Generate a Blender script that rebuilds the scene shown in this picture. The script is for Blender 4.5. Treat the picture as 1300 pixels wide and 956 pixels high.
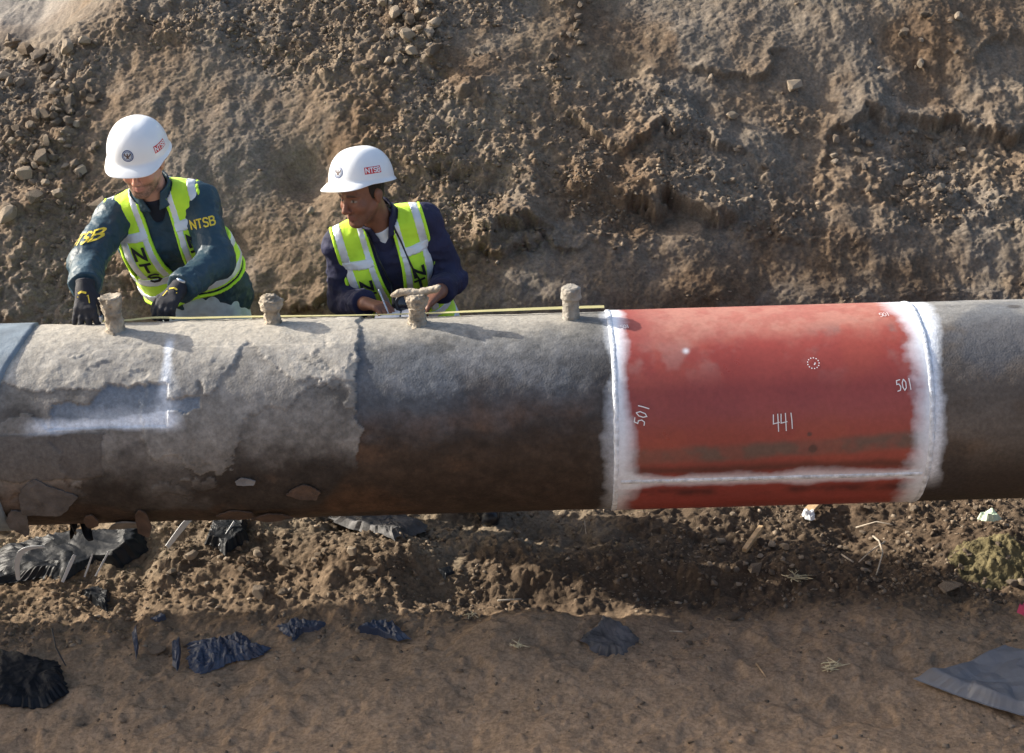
import bpy, math, random
import numpy as np
from mathutils import Vector, Matrix
random.seed(7)
RNG = np.random.default_rng(11)
for o in list(bpy.data.objects): bpy.data.objects.remove(o)
scene = bpy.context.scene
COL = scene.collection
R = math.radians

# ------------------------------------------------------------------ camera
PITCH, ROLL, FPX = R(22), R(1.6), 2032.0
CAM = np.array([0.0, -5.69, 3.29])
_fw = np.array([0, math.cos(PITCH), -math.sin(PITCH)]); _r0 = np.array([1.0, 0, 0]); _u0 = np.cross(_r0, _fw)
_rt = _r0*math.cos(ROLL) - _u0*math.sin(ROLL); _up = _u0*math.cos(ROLL) + _r0*math.sin(ROLL)
cd = bpy.data.cameras.new('camera'); cam = bpy.data.objects.new('camera', cd); COL.objects.link(cam)
cd.sensor_width = 36; cd.lens = 36*FPX/1300; cd.clip_end = 500; cd.clip_start = 0.05
cam.matrix_world = Matrix(((_rt[0], _up[0], -_fw[0], CAM[0]), (_rt[1], _up[1], -_fw[1], CAM[1]), (_rt[2], _up[2], -_fw[2], CAM[2]), (0, 0, 0, 1)))
scene.camera = cam

# ------------------------------------------------------------------ world, sun, exposure
SUN_EL, SUN_BEHIND = R(28), R(20)
to_sun = Vector((-math.cos(SUN_EL)*math.cos(SUN_BEHIND), math.cos(SUN_EL)*math.sin(SUN_BEHIND), math.sin(SUN_EL)))
world = bpy.data.worlds.new('World'); scene.world = world; world.use_nodes = True
wn = world.node_tree.nodes; bg = wn['Background']
sky = wn.new('ShaderNodeTexSky'); sky.sky_type = 'NISHITA'; sky.sun_disc = False
sky.sun_elevation = SUN_EL; sky.sun_rotation = math.atan2(to_sun.x, to_sun.y)
sky.air_density = 1.0; sky.dust_density = 4.0; sky.ozone_density = 1.0
world.node_tree.links.new(sky.outputs[0], bg.inputs[0]); bg.inputs[1].default_value = 0.15
sd = bpy.data.lights.new('sun', 'SUN'); sd.energy = 5.0; sd.angle = R(0.5); sd.color = (1.0, 0.93, 0.82)
sun = bpy.data.objects.new('sun', sd); COL.objects.link(sun)
sun.rotation_euler = (-to_sun).to_track_quat('-Z', 'Y').to_euler(); sun.location = (-6, 3, 6)
vs = scene.view_settings; vs.view_transform = 'Standard'; vs.look = 'None'; vs.gamma = 1; vs.exposure = 0.7; vs.use_curve_mapping = False

# ------------------------------------------------------------------ maths helpers
def sstep(a, b, x):
    t = np.clip((x-a)/(b-a), 0, 1); return t*t*(3-2*t)
_T2 = RNG.random((16, 256, 256)).astype(np.float32)
def vn2(x, y, s=0):
    x = np.asarray(x, np.float64); y = np.asarray(y, np.float64)
    xi = np.floor(x).astype(np.int64); yi = np.floor(y).astype(np.int64); fx = x-xi; fy = y-yi
    fx = fx*fx*fx*(fx*(fx*6-15)+10); fy = fy*fy*fy*(fy*(fy*6-15)+10); T = _T2[s % 16]
    x0 = xi & 255; x1 = (xi+1) & 255; y0 = yi & 255; y1 = (yi+1) & 255
    a = T[x0, y0]; b = T[x1, y0]; c = T[x0, y1]; d = T[x1, y1]
    return (a+(b-a)*fx)*(1-fy)+(c+(d-c)*fx)*fy-0.5
def fbm2(x, y, f, o=5, g=0.5, s=0):
    r = 0; a = 1; t = 0
    for i in range(o):
        ca, sa = math.cos(i*1.1+.3), math.sin(i*1.1+.3)
        r = r+a*vn2((x*ca-y*sa)*f+17.3*i, (x*sa+y*ca)*f+9.1*i, s+i); t += a; a *= g; f *= 2.03
    return r/t*2
_T3 = RNG.random((64, 64, 64)).astype(np.float32)
def vn3(p):
    i = np.floor(p).astype(np.int64); f = p-i; f = f*f*(3-2*f); i0 = i & 63; i1 = (i+1) & 63
    fx, fy, fz = f[..., 0], f[..., 1], f[..., 2]
    def g(a, b, c): return _T3[a[..., 0], b[..., 1], c[..., 2]]
    x00 = g(i0, i0, i0)*(1-fx)+g(i1, i0, i0)*fx; x10 = g(i0, i1, i0)*(1-fx)+g(i1, i1, i0)*fx
    x01 = g(i0, i0, i1)*(1-fx)+g(i1, i0, i1)*fx; x11 = g(i0, i1, i1)*(1-fx)+g(i1, i1, i1)*fx
    return (x00*(1-fy)+x10*fy)*(1-fz)+(x01*(1-fy)+x11*fy)*fz-0.5
def clods(x, y, size, seed=0, fill=0.8):
    """height of lumps about `size` across, scattered one per jittered cell"""
    u = x/size; v = y/size; ui = np.floor(u).astype(np.int64); vi = np.floor(v).astype(np.int64)
    best = np.zeros(np.shape(u), np.float32); T = _T2
    for dx in (-1, 0, 1):
        for dy in (-1, 0, 1):
            cx = (ui+dx); cy = (vi+dy); a = cx & 255; b = cy & 255
            jx = T[seed % 16, a, b]; jy = T[(seed+1) % 16, a, b]; rr = T[(seed+2) % 16, a, b]; an = T[(seed+3) % 16, a, b]*6.283
            on = T[(seed+4) % 16, a, b] < fill
            ex = u-(cx+jx); ey = v-(cy+jy); ca = np.cos(an); sa = np.sin(an)
            ex, ey = ex*ca+ey*sa, (-ex*sa+ey*ca)*1.35
            rad = 0.25+0.55*rr
            h = np.sqrt(np.clip(1-(ex*ex+ey*ey)/(rad*rad), 0, 1))*rad*on
            best = np.maximum(best, h)
    return best*size

# ------------------------------------------------------------------ object helpers
def link(name, me, mat=None, parent=None):
    o = bpy.data.objects.new(name, me); COL.objects.link(o)
    if mat is not None and me is not None and not me.materials: me.materials.append(mat)
    if parent is not None: o.parent = parent
    return o
def mesh(name, V, Fc, smooth=True):
    me = bpy.data.meshes.new(name); V = np.asarray(V, np.float32)
    if isinstance(Fc, np.ndarray):
        n, k = Fc.shape; me.vertices.add(len(V)); me.vertices.foreach_set('co', V.ravel())
        me.loops.add(n*k); me.loops.foreach_set('vertex_index', Fc.astype(np.int32).ravel())
        me.polygons.add(n); me.polygons.foreach_set('loop_start', np.arange(0, n*k, k, dtype=np.int32))
        me.update(calc_edges=True)
    else:
        me.from_pydata([tuple(map(float, v)) for v in V], [], [tuple(map(int, f)) for f in Fc]); me.update()
    if smooth: me.polygons.foreach_set('use_smooth', np.ones(len(me.polygons), bool))
    return me
def attr(me, name, vals):
    vals = np.asarray(vals, np.float32)
    if vals.ndim == 1:
        a = me.attributes.new(name, 'FLOAT', 'POINT'); a.data.foreach_set('value', vals)
    else:
        a = me.attributes.new(name, 'FLOAT_COLOR', 'POINT')
        a.data.foreach_set('color', np.hstack([vals, np.ones((len(vals), 1), np.float32)]).ravel())
def gridfaces(nu, nv, wrap=False):
    i = np.arange(nu if wrap else nu-1)[:, None]; j = np.arange(nv-1)[None, :]; i2 = (i+1) % nu
    return np.stack([i*nv+j, i2*nv+j, i2*nv+j+1, i*nv+j+1], -1).reshape(-1, 4)
def empty(name, loc=(0, 0, 0)):
    o = bpy.data.objects.new(name, None); COL.objects.link(o); o.location = loc; o.empty_display_size = .1; return o
def tag(o, label=None, cat=None, group=None, kind=None):
    if label: o['label'] = label
    if cat: o['category'] = cat
    if group: o['group'] = group
    if kind: o['kind'] = kind
    return o
def fit_parent(o, root):
    """parent without moving: meshes are written in world coordinates"""
    o.parent = root; bpy.context.view_layer.update() if False else None
    o.matrix_parent_inverse = Matrix.Translation(-Vector(root.location)); return o

# ------------------------------------------------------------------ materials
def mat_new(name):
    m = bpy.data.materials.new(name); m.use_nodes = True; nt = m.node_tree; b = nt.nodes['Principled BSDF']; return m, nt, b
def simple(name, col, rough=0.7, nscale=0, namp=0.25, bump=0, bscale=80, metal=0, spec=0.5, sheen=0, coat=0):
    m, nt, b = mat_new(name); N = nt.nodes; L = nt.links
    b.inputs['Roughness'].default_value = rough; b.inputs['Metallic'].default_value = metal
    b.inputs['Specular IOR Level'].default_value = spec; b.inputs['Sheen Weight'].default_value = sheen; b.inputs['Coat Weight'].default_value = coat
    if nscale:
        tc = N.new('ShaderNodeTexCoord'); nz = N.new('ShaderNodeTexNoise'); nz.inputs['Scale'].default_value = nscale; nz.inputs['Detail'].default_value = 6
        L.new(tc.outputs['Object'], nz.inputs['Vector'])
        mx = N.new('ShaderNodeMix'); mx.data_type = 'RGBA'
        mx.inputs[6].default_value = (*[c*(1-namp) for c in col], 1); mx.inputs[7].default_value = (*[min(1, c*(1+namp)) for c in col], 1)
        rp = N.new('ShaderNodeMapRange'); rp.inputs[1].default_value = .3; rp.inputs[2].default_value = .7
        L.new(nz.outputs[0], rp.inputs[0]); L.new(rp.outputs[0], mx.inputs[0]); L.new(mx.outputs[2], b.inputs['Base Color'])
    else: b.inputs['Base Color'].default_value = (*col, 1)
    if bump:
        tc = N.new('ShaderNodeTexCoord'); nz = N.new('ShaderNodeTexNoise'); nz.inputs['Scale'].default_value = bscale; nz.inputs['Detail'].default_value = 5
        L.new(tc.outputs['Object'], nz.inputs['Vector']); bp = N.new('ShaderNodeBump'); bp.inputs['Strength'].default_value = bump; bp.inputs['Distance'].default_value = .01
        L.new(nz.outputs[0], bp.inputs['Height']); L.new(bp.outputs[0], b.inputs['Normal'])
    return m
def by_attr(name, rough=.7, namp=.2, nscale=60, bump=.3, bscale=150, bdist=.004, spec=.5, gloss=None):
    """base colour from the vertex attribute 'paint', broken up by noise"""
    m, nt, b = mat_new(name); N = nt.nodes; L = nt.links
    at = N.new('ShaderNodeAttribute'); at.attribute_name = 'paint'
    tc = N.new('ShaderNodeTexCoord'); nz = N.new('ShaderNodeTexNoise'); nz.inputs['Scale'].default_value = nscale; nz.inputs['Detail'].default_value = 7; nz.inputs['Roughness'].default_value = .65
    L.new(tc.outputs['Object'], nz.inputs['Vector'])
    mr = N.new('ShaderNodeMapRange'); mr.inputs[1].default_value = .25; mr.inputs[2].default_value = .75; mr.inputs[3].default_value = 1-namp; mr.inputs[4].default_value = 1+namp
    L.new(nz.outputs[0], mr.inputs[0])
    vm = N.new('ShaderNodeVectorMath'); vm.operation = 'SCALE'; L.new(at.outputs['Color'], vm.inputs[0]); L.new(mr.outputs[0], vm.inputs['Scale'])
    L.new(vm.outputs[0], b.inputs['Base Color']); b.inputs['Roughness'].default_value = rough; b.inputs['Specular IOR Level'].default_value = spec
    if gloss:
        ga = N.new('ShaderNodeAttribute'); ga.attribute_name = gloss
        gm = N.new('ShaderNodeMath'); gm.operation = 'MULTIPLY_ADD'; gm.inputs[1].default_value = -.25; gm.inputs[2].default_value = .12
        L.new(nz.outputs[0], gm.inputs[0]); ad = N.new('ShaderNodeMath'); ad.operation = 'ADD'; L.new(ga.outputs['Fac'], ad.inputs[0]); L.new(gm.outputs[0], ad.inputs[1]); L.new(ad.outputs[0], b.inputs['Roughness'])
    if bump:
        n2 = N.new('ShaderNodeTexNoise'); n2.inputs['Scale'].default_value = bscale; n2.inputs['Detail'].default_value = 5; L.new(tc.outputs['Object'], n2.inputs['Vector'])
        bp = N.new('ShaderNodeBump'); bp.inputs['Strength'].default_value = bump; bp.inputs['Distance'].default_value = bdist
        L.new(n2.outputs[0], bp.inputs['Height']); L.new(bp.outputs[0], b.inputs['Normal'])
    return m
M = {}
M['soil'] = by_attr('soil', rough=.97, namp=.42, nscale=75, bump=.7, bscale=210, bdist=.006, spec=.1)
M['stone'] = simple('stone', (.215, .168, .122), .9, 14, .35, .6, 60, spec=.2)
M['stone_pale'] = simple('stone_pale', (.31, .25, .185), .9, 18, .25, .5, 60, spec=.2)
M['stone_dark'] = simple('stone_dark', (.14, .112, .086), .9, 14, .3, .5, 60, spec=.2)
M['clod'] = simple('clod', (.185, .145, .108), .97, 25, .4, .8, 90, spec=.1)
# ================================================================== THE SETTING
def axis(spans):
    """spans: (start, end, step) joined into one increasing axis"""
    out = []
    for a, b, s in spans:
        n = max(1, int(round((b-a)/s))); out += list(np.linspace(a, b, n, endpoint=False))
    return np.array(out+[spans[-1][1]])
def normals(P):
    du = np.gradient(P, axis=0); dv = np.gradient(P, axis=1); n = np.cross(du, dv); return n/np.maximum(np.linalg.norm(n, axis=2, keepdims=True), 1e-9)
SOIL_A = np.array([.270, .198, .136]); SOIL_B = np.array([.272, .228, .182]); SOIL_C = np.array([.215, .142, .088]); SOIL_D = np.array([.345, .272, .192])
SOILK = .66
def mixc(a, b, t): return a+(b-a)*t[..., None]

# ---- the cut bank behind the pipe (and the level ground it runs up to)
def bank_sheet():
    xs = axis([(-14, -5, .5), (-5, -2.9, .05), (-2.9, 2.9, .0074), (2.9, 5, .05), (5, 14, .5)])
    prof = np.array([(1.20, -.25), (1.25, -.15), (1.38, .3), (1.55, .75), (1.78, 1.0), (2.35, 1.42), (3.1, 1.98), (3.7, 2.26), (4.6, 2.36), (7, 2.4), (12, 2.4), (40, 2.4)])
    seg = np.r_[0, np.cumsum(np.hypot(*np.diff(prof, axis=0).T))]
    vsv = axis([(0, .5, .05), (.5, .8, .02), (.8, seg[6]+.12, .0072), (seg[6]+.12, seg[8], .03), (seg[8], seg[-1], 1.2)])
    y0 = np.interp(vsv, seg, prof[:, 0]); z0 = np.interp(vsv, seg, prof[:, 1])
    for _ in range(30):                                     # round the corners of the profile
        y0[1:-1] = (y0[:-2]+2*y0[1:-1]+y0[2:])/4; z0[1:-1] = (z0[:-2]+2*z0[1:-1]+z0[2:])/4
    X, Yb = np.meshgrid(xs, y0, indexing='ij'); _, Zb = np.meshgrid(xs, z0, indexing='ij'); _, Vv = np.meshgrid(xs, vsv, indexing='ij')
    # the level ground dips at the upper left: the crest is lower there
    dip = sstep(-2.05, -2.75, X)*.42*sstep(1.45, 2.3, Zb); Zb = Zb-dip
    P = np.stack([X, Yb, Zb], -1); n = normals(P); n *= np.where(n[..., 2:3] < 0, -1, 1)
    Z = Zb
    fade = sstep(5.2, 4.0, Yb)*sstep(9, 4, np.abs(X))
    up = sstep(.95, 1.25, Z); low = 1-up; x, v = X, Vv
    h = .11*fbm2(x, v, .9, 3, .5, 1)+.045*fbm2(x*1.0, v*.75, 2.6, 4, .55, 3)
    # bucket scrapes running down the face
    h += .016*fbm2(x, v*.35, 8, 4, .55, 5)*sstep(-.25, .2, fbm2(x, v, .8, 2, .5, 9))
    # rough zones and smooth, packed zones
    rough = sstep(-.14, .26, fbm2(x, v, 1.25, 4, .5, 7)+.30*sstep(-1.75, -2.15, x)*sstep(2.0, 1.7, Z)-.42*np.exp(-((x+1.75)/.42)**2-((Z-1.62)/.17)**2)
                  -.35*np.exp(-((x-1.7)/.9)**2-((Z-.85)/.13)**2)+.15*np.exp(-((x+.85)/.5)**2-((Z-1.82)/.14)**2)+.12*np.exp(-((x-1.1)/.9)**2-((Z-1.2)/.18)**2))
    h += .022*fbm2(x, v, 6.5, 4, .55, 2)*(.45+.9*rough)
    h += .024*np.abs(fbm2(x, v, 10, 4, .62, 4))*(.4+.8*rough)-.007+.009*fbm2(x, v, 24, 3, .6, 11)*(.5+.6*rough)
    # broken shelves with a shadowed underside
    for (za, amp, lo, hi, w, sd_) in ((1.12, .075, -.1, 1.3, .11, 0), (1.05, .070, 1.3, 3.2, .10, 3), (.90, .04, -2.2, .3, .08, 5), (1.36, .04, .1, 1.2, .09, 7), (1.30, .060, 1.7, 3.2, .12, 9), (1.22, .045, -1.2, .0, .10, 11), (1.50, .03, -.6, .6, .08, 13), (1.62, .035, .9, 2.6, .09, 2)):
        zl = za+.20*fbm2(x, x*0+sd_, 1.3, 4, .55, sd_)+.09*fbm2(x, v, 7, 4, .6, sd_+2); d = Z-zl
        k = sstep(lo-.25, lo+.25, x)*sstep(hi+.25, hi-.25, x)*sstep(-.12, .22, fbm2(x, v, 2.1, 3, .5, sd_+4))
        h += amp*k*(np.where(d > 0, np.exp(-(d/w)**2), 0)*sstep(-.005, .02, d)-.55*np.where(d <= 0, np.exp(-(d/(w*.8))**2), 0))
    # pockets
    for (cx, cz, rx, rz, dp) in ((-.98, 1.27, .13, .09, .10), (-.05, 1.17, .16, .06, .07), (.62, 1.62, .12, .05, .05), (.72, 1.08, .2, .07, .08), (-1.35, 1.0, .2, .1, .06), (1.02, 1.47, .06, .04, .05), (2.2, 1.28, .2, .08, .07), (-.35, 1.6, .07, .05, .05)):
        h -= dp*np.exp(-((x-cx+.03*fbm2(x, v, 8, 2, .5, 1))/rx)**2-((Z-cz)/rz)**2)
    # lumps of several sizes in the loose zones
    lum = .30*clods(x, v, .11, 0, .14)*rough+.42*clods(x, v, .055, 5, .28)*rough**1.3+.55*clods(x, v, .03, 9, .42)*(.12+rough)+.6*clods(x, v, .018, 2, .55)*(.2+.8*rough)
    jag = fbm2(x, v, 55, 3, .6, 6); h += lum*(1+.2*jag)+.0035*jag*(.4+rough)+.0030*fbm2(x, v, 95, 2, .7, 8)
    P2 = P+n*(h*fade)[..., None]; jit = ((np.abs(X) < 2.85) & (Vv > .85) & (Vv < seg[6]+.05))[..., None]; jr = np.random.default_rng(3); P2 = P2+jit*(jr.uniform(-.0026, .0026, P2.shape)*np.array([1, .7, .7]))
    c = mixc(SOIL_A, SOIL_B, sstep(-.22, .32, fbm2(x, v, 1.5, 5, .55, 10)))
    c = mixc(c, SOIL_C, .75*sstep(.05, .42, fbm2(x, v, 2.3, 5, .55, 12))); c = mixc(c, SOIL_D, .55*sstep(.12, .5, fbm2(x, v, 3.1, 5, .6, 14)))
    c = mixc(c, SOIL_C*.72, .5*low*sstep(-.2, .4, fbm2(x, v, 2.0, 4, .5, 2)))
    c = mixc(c, np.array([.275, .232, .185]), .5*sstep(.1, .4, fbm2(x+9, v, 2.6, 4, .5, 6)))
    c = c*(1+.30*fbm2(x, v, 22, 5, .65, 3)+.15*fbm2(x, v, 90, 2, .6, 5))[..., None]*(1+.10*np.minimum(lum/.02, 1.5))[..., None]
    c = mixc(c, np.array([.40, .37, .33]), .8*sstep(-2.2, -2.7, x)*sstep(3.3, 3.7, Yb))
    me = mesh('cut_bank', P2.reshape(-1, 3), gridfaces(len(xs), len(vsv)), False); attr(me, 'paint', np.clip(c*SOILK, .02, .8).reshape(-1, 3))
    o = link('cut_bank', me, M['soil']); tag(o, kind='structure')
    return P2, n, rough, X, Z
bankP, bankN, bankR, bankX, bankZ = bank_sheet()

# ---- the trench floor
HZ = .84; RP = .381                                            # pipe axis height and radius
def floor_low(x, y):
    h = .05*fbm2(x, y, .8, 3, .5, 1)
    h = h+.17*np.exp(-((x+1.35)/.75)**2-((y-.62)/.55)**2)          # spoil heaped under the pipe and behind it on the left
    h = h+.09*np.exp(-((x+.62)/.35)**2-((y-.28)/.20)**2)
    h = h+.055*np.exp(-((x-.95)/.45)**2-((y-.25)/.16)**2)-.10*np.exp(-((x-.72)/.24)**2-((y-.10)/.12)**2)
    h = h-.07*np.exp(-((x-.05)/.35)**2-((y-.02)/.13)**2)+.05*np.exp(-((x-.2)/.28)**2-((y+.18)/.12)**2)+.05*np.exp(-((x-2.0)/.4)**2-((y-.35)/.25)**2)
    h = h-.05*sstep(-.3, -1.2, y)+.03*fbm2(x+3, y, 1.7, 3, .5, 5)*sstep(.0, -.4, y)                                   # packed ground lowered towards the near bank to stretch the pipe shadow
    return h
def floor_sheet():
    xs = axis([(-14, -5, .5), (-5, -2.6, .05), (-2.6, 2.6, .0074), (2.6, 5, .05), (5, 14, .5)])
    ys = axis([(-3.4, -1.3, .04), (-1.3, 1.15, .0070), (1.15, 1.7, .03)])
    x, y = np.meshgrid(xs, ys, indexing='ij')
    h = floor_low(x, y)
    loose = sstep(-.30, .02, y+.16*fbm2(x, y, 1.6, 4, .5, 4))*sstep(-.35, .15, fbm2(x, y, 1.7, 4, .5, 6)+.25+.2*sstep(.3, .0, np.abs(y-.15)))
    h = h+.040*fbm2(x, y, 3.2, 4, .55, 2)*(.35+loose)+.022*fbm2(x, y, 8, 4, .6, 8)*(.15+loose)
    lum = .22*clods(x, y, .10, 3, .12)*loose+.34*clods(x, y, .05, 7, .26)*loose+.5*clods(x, y, .026, 1, .42)*(.10+loose)+.6*clods(x, y, .016, 11, .5)*(.12+.8*loose)
    jag = fbm2(x, y, 55, 3, .6, 6); h = h+lum*(1+.2*jag)+.003*jag*(.35+loose)+.0012*fbm2(x, y, 95, 2, .6, 9)-.016*sstep(.1, .45, fbm2(x, y, 5.5, 3, .5, 13))*(1-loose)+.010*np.abs(fbm2(x, y, 16, 4, .6, 9))*(1-loose)+.35*clods(x, y, .035, 4, .10)*(1-loose)*(1+.5*jag)+.02*fbm2(x, y, 3.5, 4, .55, 1)*(1-loose)
    jit = (np.abs(x) < 2.5) & (y > -1.2) & (y < 1.1); jr = np.random.default_rng(4); P = np.stack([x+jit*jr.uniform(-.0025, .0025, x.shape), y+jit*jr.uniform(-.0025, .0025, x.shape), h], -1)
    c = mixc(np.array([.285, .205, .135]), np.array([.235, .165, .105]), sstep(-.25, .3, fbm2(x, y, 1.3, 5, .55, 10)))
    c = mixc(c, np.array([.37, .30, .215]), .85*sstep(.1, .35, y+.1*fbm2(x, y, 2, 3, .5, 7))*sstep(-.4, .2, fbm2(x, y, 1.9, 4, .5, 3)))
    c = mixc(c, np.array([.16, .115, .080]), .75*sstep(.0, .4, fbm2(x, y, 2.2, 5, .6, 12)))
    c = mixc(c, np.array([.125, .088, .060]), .85*sstep(-.1, .6, x+.45*fbm2(x, y, 1.5, 4, .55, 8))*sstep(-.12, .05, y+.1*fbm2(x, y, 2, 3, .5, 2)))  # dark brown soil, with the broad shadow below the pipe painted into it
    c = mixc(c, np.array([.50, .352, .225]), .9*sstep(.05, -.25, y+.1*fbm2(x, y, 1.5, 3, .5, 9))*(1-.6*loose))  # packed foreground painted paler to brighten its shade
    c = c*(1+.30*fbm2(x, y, 20, 5, .65, 3)+.14*fbm2(x, y, 90, 2, .6, 5))[..., None]*(1+.08*np.minimum(lum/.02, 1.5))[..., None]
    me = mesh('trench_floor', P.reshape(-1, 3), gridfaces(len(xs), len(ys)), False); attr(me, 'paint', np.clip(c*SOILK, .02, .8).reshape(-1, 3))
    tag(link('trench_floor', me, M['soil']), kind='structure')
    return xs, ys, h, loose
floorX, floorY, floorH, floorL = floor_sheet()
def floor_z(x, y):
    i = np.clip(np.searchsorted(floorX, x), 1, len(floorX)-1); j = np.clip(np.searchsorted(floorY, y), 1, len(floorY)-1)
    return floorH[i, j]
# ---- the near bank on which the photographer stands
def near_bank():
    xs = np.arange(-14, 14.01, .2); prof = np.array([(-2.6, -.1), (-3.2, .35), (-4.6, 1.55), (-5.1, 1.66), (-8, 1.7), (-40, 1.7)])
    seg = np.r_[0, np.cumsum(np.hypot(*np.diff(prof, axis=0).T))]; v = axis([(0, 4, .12), (4, seg[-1], 1.5)])
    X, V = np.meshgrid(xs, v, indexing='ij'); Y = np.interp(V, seg, prof[:, 0]); Z = np.interp(V, seg, prof[:, 1])+.08*fbm2(X, V, 1.2, 4, .5, 2)*sstep(6, 3, V)
    me = mesh('near_bank', np.stack([X, Y, Z], -1).reshape(-1, 3), gridfaces(len(xs), len(v))[:, ::-1]); attr(me, 'paint', np.tile(SOIL_A, (X.size, 1)))
    tag(link('near_bank', me, M['soil']), kind='structure')
near_bank()
# ================================================================== THE PIPE
M['old_pipe'] = by_attr('old_pipe', .72, .30, 70, .45, 130, .004, .35, gloss='rough')
M['red_primer'] = by_attr('red_primer', .5, .14, 50, .10, 160, .002, .5, gloss='rough')
M['weld'] = simple('weld', (.66, .70, .75), .6, 40, .3, .5, 120)
M['mud'] = simple('mud_crust', (.33, .285, .225), .95, 22, .5, 1, 55, spec=.15)
M['chalk'] = simple('chalk', (.80, .80, .80), .9)
M['flake_grey'] = simple('flake_grey', (.09, .083, .08), .8, 20, .35, .5, 60)
M['flake_pale'] = simple('flake_pale', (.17, .16, .15), .8, 20, .35, .5, 60)
M['flake_brown'] = simple('flake_brown', (.075, .048, .034), .8, 20, .35, .5, 60)
M['sleeve'] = simple('sleeve', (.17, .21, .245), .5, 12, .25, .2, 60)
pipe = tag(empty('pipeline', (0, 0, HZ)), 'long rusty steel pipeline with a red primed section crossing the trench', 'pipe')
def cyl(x, th, r):
    """x along the pipe, th degrees from the crown towards the camera"""
    t = np.radians(th); return np.stack([x+0*t, -r*np.sin(t)+0*x, HZ+r*np.cos(t)+0*x], -1)
def part(name, me, mat, root=None, label=None):
    o = link(name, me, mat); fit_parent(o, root or pipe)
    if label: o['label'] = label
    return o
def tube_axis(x0, x1, st): 
    return axis([(x0, x1, st)])
TH = axis([(-36, 158, .72), (158, 324, 4)])[:-1]
def tube(name, xs, fn, mat, label):
    X, T = np.meshgrid(xs, TH, indexing='ij'); r, c, rg = fn(X, T)
    n = len(TH); i = np.arange(len(xs)-1)[:, None]                   # close the wrap
    F2 = np.concatenate([gridfaces(len(xs), n)[:, ::-1], np.stack([i*n+n-1, i*n, (i+1)*n, (i+1)*n+n-1], -1).reshape(-1, 4)])
    me2 = mesh(name, cyl(X, T, r).reshape(-1, 3), F2)
    attr(me2, 'paint', np.clip(c*np.where(c.max(-1, keepdims=True) > .55, .92, .80), .01, .85).reshape(-1, 3)); attr(me2, 'rough', np.clip(rg, .15, 1).ravel())
    return part(name, me2, mat, None, label)
A3 = lambda *c: np.array(c)
def blot(x, t, f, s, o=5): return fbm2(x, t*.00665, f, o, .55, s)
def spray(d, w, x, t, s):
    """soft sprayed white: 1 on the line, dying out over w with a cloudy edge"""
    st = fbm2(x*.25, t*.00665, 40, 3, .6, s+2); return np.clip(1.15-np.abs(d)/(w*(1+.85*blot(x, t, 5, s)+.12*st+.12*blot(x, t, 34, s+1))), 0, 1)**.8
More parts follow.
